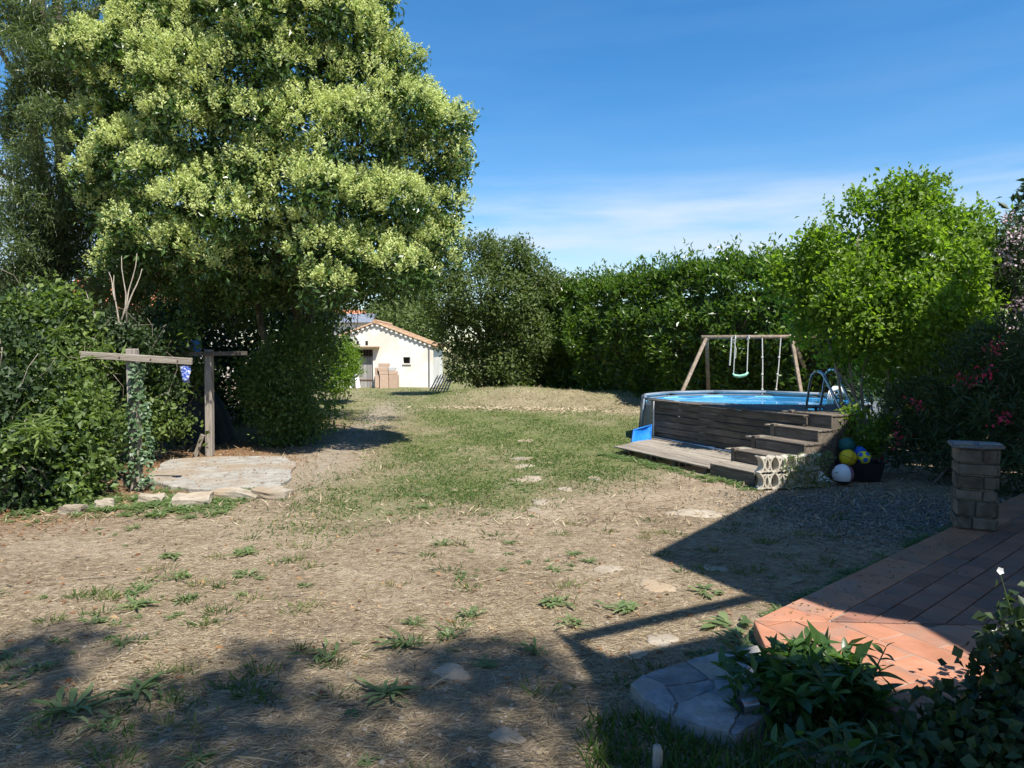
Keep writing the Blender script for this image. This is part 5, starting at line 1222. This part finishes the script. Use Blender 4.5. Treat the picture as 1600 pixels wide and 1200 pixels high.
# dry tufts on the bank and by the lawn rim
x, y = scatter(110000, 8, 31, 1.2); md = np.exp(-((y-25.4+.35*(x-1))/2.6)**2)*sig((x+2.4)*2)*sig((7-x)*2); m = rng.random(len(x)) < .9*md+.05*(1-green_mask(x, y)); x, y = x[m], y[m]; n = len(x)
D = unit(np.stack([rng.normal(size=n)*.9, rng.normal(size=n)*.9, rng.uniform(.15, .8, n)], 1))
leaves('dry_grass', lay(x, y, -.004), D, rdir(n), rng.uniform(.06, .16, n), rng.uniform(.012, .02, n), LM['straw'], rng.uniform(.3, 1, n), None, 0, .2, kind='stuff', label='dry yellow grass on the low bank', cat='grass')
# leaf litter under the brambles, on the path and scattered thinly
x, y = scatter(60000, 4, 22, 1.5, .8); m = rng.random(len(x)) < .75*litter_mask(x, y)+.016; x, y = x[m], y[m]; n = len(x)
leaves('leaf_litter', lay(x, y, .004), unit(np.stack([rng.normal(size=n), rng.normal(size=n), rng.uniform(-.1, .25, n)], 1)), unit(np.stack([rng.normal(size=n)*.5, rng.normal(size=n)*.5, np.ones(n)], 1)), rng.uniform(.03, .075, n), rng.uniform(.018, .034, n), LM['litter'], rng.random(n), None, .25, -.1, kind='stuff', label='brown dead leaves under the trees', cat='leaf litter')
x = rng.uniform(-7, -3, 3000); y = rng.uniform(9, 13.5, 3000); m = inpoly(x, y, slabc) & (rng.random(3000) < .25+.5*np.clip(snoise(x, y, 2.), 0, 1)); x, y = x[m], y[m]; n = len(x)
leaves('slab_litter', np.stack([x, y, np.full(n, .049)], 1), unit(np.stack([rng.normal(size=n), rng.normal(size=n), rng.uniform(-.02, .15, n)], 1)), unit(np.stack([rng.normal(size=n)*.3, rng.normal(size=n)*.3, np.ones(n)], 1)), rng.uniform(.02, .08, n), rng.uniform(.006, .025, n), LM['litter'], rng.random(n), None, .15, -.05, kind='stuff', label='dead leaves and straw lying on the concrete slab', cat='leaf litter')
# gravel in the corner by the terrace
gx0 = G(1390, 800); x = rng.normal(gx0.x, .75, 16000); y = rng.normal(gx0.y, .75, 16000); m = free(x, y) & in_view(x, y, .1); x, y = x[m], y[m]; n = len(x)
leaves('gravel', lay(x, y, .0), unit(np.stack([rng.normal(size=n), rng.normal(size=n), rng.uniform(0, .5, n)], 1)), unit(np.stack([rng.normal(size=n)*.6, rng.normal(size=n)*.6, np.ones(n)], 1)), rng.uniform(.018, .045, n), rng.uniform(.014, .03, n), LM['chips'], rng.random(n)**1.4, None, .4, .2, kind='stuff', label='grey gravel and chips beside the terrace', cat='gravel')
# chippings at the foot of the bank
q0_ = G(790, 640); x = rng.normal(q0_.x+.6, 1.5, 700); y = q0_.y+.2-.3*(x-q0_.x)+rng.normal(0, .25, 700); n = 700
leaves('wood_chips', lay(x, y, .01), unit(np.stack([rng.normal(size=n), rng.normal(size=n)*.4, rng.uniform(0, .3, n)], 1)), rdir(n), rng.uniform(.08, .2, n), rng.uniform(.03, .06, n), LM['straw'], rng.uniform(.6, 1, n), None, .1, 0, kind='stuff', label='pale chippings scattered at the foot of the bank', cat='chippings')

# ------------------------------------------------------------------ weeds
def rosette(k, L_, W_, rise=.45, seed=0):
    rr = np.random.default_rng(seed); V = []; F = []; var = []
    for i in range(k):
        a = 2.4*i+rr.normal()*.5; f = rr.uniform(.3, 1.25); bo = rr.normal(size=2)*.03; el = rise*rr.uniform(.3, 1.5); l_ = L_*f; w_ = W_*rr.uniform(.7, 1.2)
        prof = ((0, .12), (.25, .55), (.5, 1.), (.75, .8), (1, .05)); d = np.array([math.cos(a), math.sin(a)]); s_ = np.array([-d[1], d[0]]); n0 = len(V); tw = rr.normal()*.25
        for t_, ww in prof:
            r_ = l_*t_*math.cos(el); z = l_*(t_*math.sin(el) - .55*t_**2*math.sin(el)*rr.uniform(.8, 1.4)) + .008
            c_ = bo + d*r_ + s_*tw*1.6*l_*t_**2
            for sgn in (-1, 0, 1): V.append((*(c_+s_*sgn*w_/2*ww), z + (abs(sgn)*w_*.18*ww)))
        for j in range(4):
            for s2 in (0, 1): q = n0+3*j+s2; F.append((q, q+1, q+4, q+3))
        var += [rr.uniform(.2, 1)]*15
    return np.array(V), np.array(F), np.array(var)
RV = [rosette(17, .15, .026, .6, 1), rosette(22, .14, .024, .8, 2), rosette(19, .19, .032, .45, 3), rosette(22, .11, .026, .35, 4), rosette(15, .10, .04, .4, 5)]
RM = [mesh_np('weed', v, f_, LM['weed'], va, flat=False) for v, f_, va in RV]
weeds = [(112, 1103, 2, 1.25, 'big broad leaved weed nearest the bottom corner, leaves spread flat'), (160, 1130, 1, 1.0, 'upright leafy weed just below the biggest broad leaved weed'), (222, 1074, 2, 1.1, 'broad leaved weed on the rim of the tree shadow'), (60, 1040, 0, 1.0, 'shaded weed on the far side of the tree shadow'),
 (505, 1022, 1, 1.15, 'bright bushy weed half in sun above the tree shadow'), (605, 1080, 2, 1.05, 'dark sprawling weed inside the tree shadow'), (630, 1003, 0, 1.3, 'sunlit narrow leaved weed between two dusty patches'), (700, 990, 1, 1.0, 'sunlit tufted weed at the tip of a shadow lobe'), (860, 938, 3, 1.35, 'dense dark green rosette alone on bare straw ground'), (895, 970, 1, 1.0, 'green weed below the dense dark rosette'), (980, 945, 3, 1.5, 'wide grassy weed beyond the thin shadow strip'), (1110, 918, 4, 1.3, 'pale clover like weed at the edge of the eave shadow'), (735, 957, 0, 1.0, 'light green weed in full sun on straw'), (762, 1035, 3, .9, 'flat weed in dappled shade by a pale stone'), (1150, 975, 4, 1.7, 'lush pale weed clump against the terrace corner'), (1165, 1000, 2, 1.2, 'leafy weed growing against the apron edge'),
 (215, 940, 2, .95, 'sunlit weed with flat leaves on bare soil'), (155, 963, 3, .9, 'small bushy weed left of the flat sunlit weed'), (292, 930, 0, .9, 'tiny leaning weed right of the flat sunlit weed'), (262, 862, 3, 1.2, 'leafy weed patch on the soil below the slab'), (283, 895, 1, 1.0, 'lower of two weeds on the soil below the slab'), (382, 893, 4, 1.1, 'compact clover like weed below the slab end'), (385, 855, 3, 1.5, 'wide weed patch straight below the slab corner stone'), (690, 845, 0, 1.0, 'bright weed on the dry rim of the lawn'), (835, 1012, 0, 1.0, 'shaded narrow weed beside the shadow lobe')]
for i, (px, py, k, s_, lb) in enumerate(weeds):
    p = G(px, py+6); o_ = obj('weed', RM[k], None, lb, 'weed', 'broad leaved weeds in the bare soil', loc=(p.x, p.y, float(hgt(p.x, p.y)))); o_.scale = (s_*.95,)*3; o_.rotation_euler = (0, 0, i*1.7)
def many(name, pts, sc_, label, cat, mat='weed', pick=None):
    Vs = []; Fs = []; va = []; off = 0
    for i, (x, y) in enumerate(pts):
        v, f_, a = RV[i % 5 if pick is None else pick[i % len(pick)]]; th_ = rng.random()*6.28; c_, s2 = math.cos(th_), math.sin(th_); s_ = sc_[i]
        w_ = np.stack([(v[:, 0]*c_-v[:, 1]*s2)*s_+x, (v[:, 0]*s2+v[:, 1]*c_)*s_+y, v[:, 2]*s_+float(hgt(x, y))], 1); Vs.append(w_); Fs.append(f_+off); va.append(np.clip(a*.8+rng.uniform(-.15, .2), 0, 1)); off += len(v)
    obj(name, mesh_np(name, np.concatenate(Vs), np.concatenate(Fs), LM[mat], np.concatenate(va), flat=False), None, label, cat, None, 'stuff')
x, y = scatter(5200, 3.3, 12, 1.5); pr = np.clip(snoise(x, y, 1.5, 12)-.3, 0, 1)*.6+.012+.25*green_mask(x, y); m = rng.random(len(x)) < pr; pts = list(zip(x[m], y[m]))
many('small_weeds', pts, rng.uniform(.2, .7, len(pts))**1.2, 'small green weeds dotted over the bare soil', 'weeds')
x = rng.uniform(-7.6, -3.4, 420); y = 9.2 + (x+5)*-.06 + rng.normal(0, .36, 420); m = free(x, y); pts = list(zip(x[m], y[m])); many('edge_weeds', pts, rng.uniform(.35, 1.1, len(pts)), 'green weeds along the brambles and slab stones', 'weeds')
uu = rng.uniform(.2, 6, 240); vv = -.06-np.abs(rng.normal(0, .08, 240)); pts = [xy(a_, b_) for a_, b_ in zip(uu, vv)]; many('terrace_edge_weeds', pts, rng.uniform(.3, .9, 240), 'dark weeds along the terrace edge', 'weeds')
pts = [(*(fr3(a_, n_, 0).xy),) for a_, n_ in zip(rng.uniform(.8, 5.0, 130), 1.62+np.abs(rng.normal(0, .12, 130)))]; many('deck_weeds', pts, rng.uniform(.3, .9, 130), 'weeds growing along the front of the pool deck', 'weeds')
# weeds climbing the pierced blocks
P = np.array([np.array(q1+d2_*(rng.uniform(-.1, .65)))+np.array([rng.normal()*.03, -.1-rng.random()*.05, rng.uniform(.0, .5)]) for _ in range(420)]); D = unit(rdir(420)+[0, -.5, .3])
leaves('creeping_weed', P, D, rdir(420), rng.uniform(.03, .06, 420), .03, LM['weed'], rng.uniform(.3, 1, 420), None, kind='stuff', label='creeping weed draped over the middle of the pierced block wall', cat='weed')
uu = rng.uniform(-.2, 7, 900); vv = np.abs(rng.normal(0, .35, 900)); q_ = np.array([xy(a_, b_) for a_, b_ in zip(uu, vv)]); m = ((q_[:, 0]-SA.x)*Sn.x+(q_[:, 1]-SA.y)*Sn.y > 0); q_ = q_[m]; n = len(q_)
leaves('terrace_debris', np.stack([q_[:, 0], q_[:, 1], np.full(n, ZT+.004)], 1), unit(np.stack([rng.normal(size=n), rng.normal(size=n), rng.uniform(-.02, .2, n)], 1)), unit(np.stack([rng.normal(size=n)*.3, rng.normal(size=n)*.3, np.ones(n)], 1)), rng.uniform(.01, .05, n), rng.uniform(.004, .016, n), LM['litter'], rng.random(n), None, .15, -.05, kind='stuff', label='dead leaf scraps along the terrace border', cat='leaf litter')
# wispy tufts of grass in the bare soil
cx_, cy_ = scatter(900, 3.2, 13, 1.7); pr = np.clip(snoise(cx_, cy_, 1.2, 15)+.1, 0, 1)*.6+.06; m = rng.random(len(cx_)) < pr; cx_, cy_ = cx_[m], cy_[m]
k = 34; r_ = np.abs(rng.normal(0, .05, len(cx_)*k)); a_ = rng.random(len(r_))*6.28; x = np.repeat(cx_, k)+r_*np.cos(a_)*1.6; y = np.repeat(cy_, k)+r_*np.sin(a_); n = len(x)
D = unit(np.stack([np.cos(a_)*.7+rng.normal(size=n)*.4, np.sin(a_)*.7+rng.normal(size=n)*.4, rng.uniform(.15, 1, n)], 1))
leaves('grass_tufts', lay(x, y, -.004), D, rdir(n), rng.uniform(.03, .11, n), rng.uniform(.003, .007, n), LM['grass'], np.clip(np.repeat(rng.random(len(cx_)), k)*.7+rng.random(n)*.4, 0, 1), None, 0, .2, kind='stuff', label='wispy tufts of half dry grass in the bare soil', cat='grass')
# twigs
mb = MB()
for i in range(130):
    xx, yy = scatter(1, 3.2, 12, 1.7)
    if len(xx) == 0: continue
    a = rng.normal(.3, .8); l_ = rng.uniform(.06, .32); z = float(hgt(xx[0], yy[0]))+.008; mb.tube([(xx[0], yy[0], z), (xx[0]+l_*.5*math.cos(a)+.01, yy[0]+l_*.5*math.sin(a), z+.008), (xx[0]+l_*math.cos(a+.2), yy[0]+l_*math.sin(a+.2), z)], [.004, .0045, .002], 5)
mb.build('twigs', M['bark'], kind='stuff', label='thin dry twigs scattered on the soil', cat='twigs')
x, y = scatter(900, 3.2, 14, 1.6); n = len(x); mb = MB()
for i in range(n): s_ = rng.uniform(.006, .02); sphere(mb, (x[i], y[i], float(hgt(x[i], y[i]))+s_*.3), s_, 6, 4, None, (1, rng.uniform(.6, 1.3), .6))
mb.build('pebbles', M['stone'], smooth=True, kind='stuff', label='small pale pebbles scattered on the soil', cat='pebbles')

# ------------------------------------------------------------------ ivy on the post
n = 400; zz = rng.random(n)**.85*1.78; an = rng.uniform(-2.9, .7, n); wd_ = .085+.05*rng.random(n)+.05*np.exp(-zz*2.2)
sd2 = np.where(zz > 1.25, .35, 1); P = np.stack([b1.x+.05+np.cos(an)*wd_*sd2, b1.y+np.sin(an)*wd_, zz], 1)
D = unit(np.stack([np.cos(an)*.6, np.sin(an)*.6, -.5+0*an], 1)+rdir(n)*.5); N = unit(np.stack([np.cos(an), np.sin(an)-.3, .5+0*an], 1)+rdir(n)*.35)
ivy = thing('ivy', 'ivy climbing the weathered T post beside the slab', 'ivy', (0, 0, 0))
leaves('foliage', P, D, N, rng.uniform(.05, .085, n), rng.uniform(.05, .075, n), LM['ivy'], np.clip(.3+.6*rng.random(n), 0, 1), ivy, .1, .1)
mb = MB()
for i in range(3): limb(mb, (b1.x+.05*i, b1.y-.09, 0), (b1.x+.02+.03*i, b1.y-.085, 1.0+.35*i), .008, .004, 8, .03, 5)
for q_ in range(1): mb.build('stem', M['bark'], ivy, kind='stuff')

# ------------------------------------------------------------------ border plant in the foreground: every leaf a part
def bigleaf(W_=.36, fold=.16, curl=.22, n=6):
    V = []; F = []; va = []
    for j in range(n+1):
        t_ = j/n; w_ = W_*.5*math.sin(math.pi*min(1, t_**.8*1.0))**.8 if 0 < j < n else (.02 if j == 0 else .0)
        z = -curl*t_**2
        for s_ in (-1, 0, 1): V.append((t_, s_*w_, z+abs(s_)*w_*fold*2)); va.append(.5)
    for j in range(n):
        for s_ in (0, 1): q = 3*j+s_; F.append((q, q+3, q+4, q+1))
    return np.array(V), np.array(F)
BLM = []
for i, (wd_, fo, cu) in enumerate(((.36, .16, .2), (.32, .25, .35), (.40, .12, .1), (.30, .3, .5))):
    v, f_ = bigleaf(wd_, fo, cu)
    for j in range(3): BLM.append(mesh_np('leaf', v, f_, LM['border'], np.full(len(v), .15+.35*j+.05*i), flat=False))
def leafobj(parent, p, d, up, L_, k):
    d = Vector(d).normalized(); y_ = Vector(up).cross(d); y_ = y_.normalized() if y_.length > 1e-4 else Vector((1, 0, 0)); z_ = d.cross(y_)
    o_ = bpy.data.objects.new('leaf', BLM[k % len(BLM)]); o_.matrix_local = Matrix.Translation(Vector(p)) @ Matrix((d, y_, z_)).transposed().to_4x4() @ Matrix.Diagonal((L_, L_, L_, 1)); put(o_, parent)
rb = random.Random(5)
def border_plant(label, stems, Lf=(.09, .15), name='border_plant', mat=None):
    b0 = stems[0][0]; o = thing(name, label, 'plant', (b0.x, b0.y, 0)); B = Vector((b0.x, b0.y, 0))
    for p0, p1 in stems:
        p0, p1 = Vector(p0)-B, Vector(p1)-B; bend = Vector((rb.uniform(-.04, .04), rb.uniform(-.04, .04), .03))
        pts = [p0.lerp(p1, f)+bend*math.sin(math.pi*f) for f in (0, .25, .5, .75, 1)]
        MB().tube(pts, [.006, .0055, .005, .004, .003], 5).build('stem', M['palebark'] if mat else STEM, o, smooth=True)
        nd = max(3, int((p1-p0).length/.055))
        for k in range(nd):
            f = .25+.75*(k+1)/nd; p = p0.lerp(p1, f)+bend*math.sin(math.pi*f); a = k*1.57+rb.uniform(-.4, .4)
            for s_ in (0, math.pi):
                el = rb.uniform(.05, .75)+(.4 if k == nd-1 else 0); d = Vector((math.cos(a+s_)*math.cos(el), math.sin(a+s_)*math.cos(el), math.sin(el)))
                leafobj(o, p, d, (rb.uniform(-.3, .3), rb.uniform(-.3, .3), 1), rb.uniform(*Lf)*(.75 if k == nd-1 else 1), rb.randrange(12))
    return o
STEM = plain('green_stem', (.06,.10,.035), .5)
def stems_from(pairs):
    r_ = []
    for (bx_, by_), (tx_, ty_), dy in pairs:
        p0 = G(bx_, by_, .0); p1 = at(tx_, ty_, p0.y+dy); r_.append((p0, p1))
    return r_
bushy = border_plant('bushy green plant with pointed leaves beside the slate step, tips in sun', stems_from([((1235, 1105), (1150, 1020), .1), ((1240, 1100), (1200, 1035), .0), ((1250, 1105), (1240, 1010), .05), ((1260, 1100), (1262, 1000), .1), ((1270, 1110), (1290, 1015), .05), ((1280, 1110), (1320, 1020), .1), ((1290, 1120), (1345, 1040), .05), ((1300, 1125), (1375, 1050), .0), ((1250, 1120), (1225, 1060), -.1), ((1280, 1125), (1280, 1050), -.12), ((1310, 1130), (1330, 1065), -.1), ((1245, 1110), (1180, 1060), -.05), ((1320, 1135), (1400, 1085), 0.), ((1240, 1110), (1170, 1040), .12), ((1250, 1100), (1222, 1018), .12), ((1265, 1100), (1300, 1035), .15), ((1280, 1105), (1262, 1040), -.06), ((1290, 1115), (1310, 1050), -.06), ((1300, 1120), (1350, 1062), -.08), ((1262, 1118), (1205, 1075), -.12), ((1300, 1130), (1300, 1080), -.15), ((1335, 1140), (1375, 1090), -.08), ((1260, 1125), (1245, 1085), -.16)]), (.12, .19))
crown(bushy, [(np.array(at(px, py, Y))-np.array(bushy.location), r_) for px, py, Y, r_ in ((1240,1080,3.85,.2),(1290,1085,3.85,.22),(1330,1105,3.75,.18),(1200,1090,3.8,.16))], 150, 4, .13, .05, LM['border'], .05, 'foliage', inner=.2)
border_plant('tall stem with opposite leaves and a bud above the apron', stems_from([((1352, 1140), (1384, 1012), .05)]), (.07, .11))
border_plant('low bright plant below the bushy pointed leaf plant', stems_from([((1300, 1215), (1250, 1150), .0), ((1310, 1215), (1310, 1140), .05), ((1330, 1220), (1370, 1150), 0), ((1280, 1220), (1210, 1165), 0), ((1350, 1220), (1420, 1165), 0), ((1320, 1225), (1330, 1170), -.1)]), (.10, .16))
border_plant('single thistle like plant rising from the slate step', stems_from([((1150, 1105), (1128, 1040), .0), ((1150, 1105), (1160, 1060), .0)]), (.12, .17))
# ivy mass at the very corner
iv = [(np.array(at(px, py, Y)), r_) for px, py, Y, r_ in ((1570,1060,3.5,.12),(1600,1000,3.6,.14),(1560,1130,3.3,.17),(1490,1150,3.3,.14),(1600,1120,3.3,.2),(1440,1175,3.3,.12),(1530,1190,3.1,.18),(1600,1190,3.1,.2),(1400,1195,3.2,.12),(1610,940,3.7,.1),(1480,1200,3.1,.14))]
ci = thing('ground_ivy', 'dark ivy tangle filling the corner below the terrace', 'ivy', (0, 0, 0))
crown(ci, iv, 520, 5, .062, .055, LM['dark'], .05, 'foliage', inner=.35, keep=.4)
mb = MB()
for c_, rr in iv: limb(mb, (c_[0]+.1, c_[1], 0.), c_, .006, .003, 6, .1, 5)
mb.build('stems', M['bark'], ci, kind='stuff')
fl = thing('white_blossoms', 'sprig of small white flowers over the shaded terrace', 'flowers', (0, 0, 0))
for px, py in ((1562, 892), (1594, 953), (1553, 983), (1571, 1010)): flower(at(px, py, 3.7), .022, 5, LM['whitepetal'], fl)
mb = MB(); q_ = at(1605, 1060, 3.7)
for px, py in ((1562, 893), (1594, 954), (1553, 984), (1571, 1011)): limb(mb, q_, at(px, py, 3.71), .0035, .0015, 6, .06, 4)
mb.build('stalks', STEM, fl, kind='stuff')
# long dark grass by the step
x = rng.uniform(.35, 1.9, 2000); y = 3.0+rng.random(2000)**1.6*.75; m = (y < 3.95-.10*np.abs(x-.6)) & ~inpoly(x, y, stepc); x, y = x[m], y[m]; n = len(x)
leaves('long_grass', lay(x, y, -.005), unit(np.stack([rng.normal(size=n)*.5, rng.normal(size=n)*.5, np.ones(n)], 1)), rdir(n), rng.uniform(.04, .15, n), .006, LM['grass'], rng.uniform(0, .55, n), None, 0, .25, kind='stuff', label='long dark grass at the foot of the slate step', cat='grass')
# jar and stake
jp = G(1168, 1112, ZS); jar = thing('glass_jar', 'old tin can lying on its side on the slate step', 'can', (jp.x, jp.y, ZS+.036), R(20))
MB().tube([(-.05, 0, 0), (.05, 0, 0)], .036, 16, False).build('wall', M['steel'], jar, smooth=True); jar.name = 'tin_can'
MB().tube([(.045, 0, 0), (.05, 0, 0)], .035, 16).build('bottom', M['steel'], jar); MB().tube([(-.052, 0, 0), (-.047, 0, 0)], .0375, 16, False).build('rim', M['rust'], jar)
kp = G(1026, 1215); MB().tube([(0, 0, -.05), (.005, 0, .12), (.0, .0, .15)], [.026, .024, .018], 9).build('stake', M['postwood'], smooth=True, label='short weathered stake in the grass before the slate step', cat='stake', loc=(kp.x, kp.y, 0))
print('TRIS', sum(len(o.data.loops)-2*len(o.data.polygons) for o in scene.objects if o.type == 'MESH'), 'tiles', ntile)
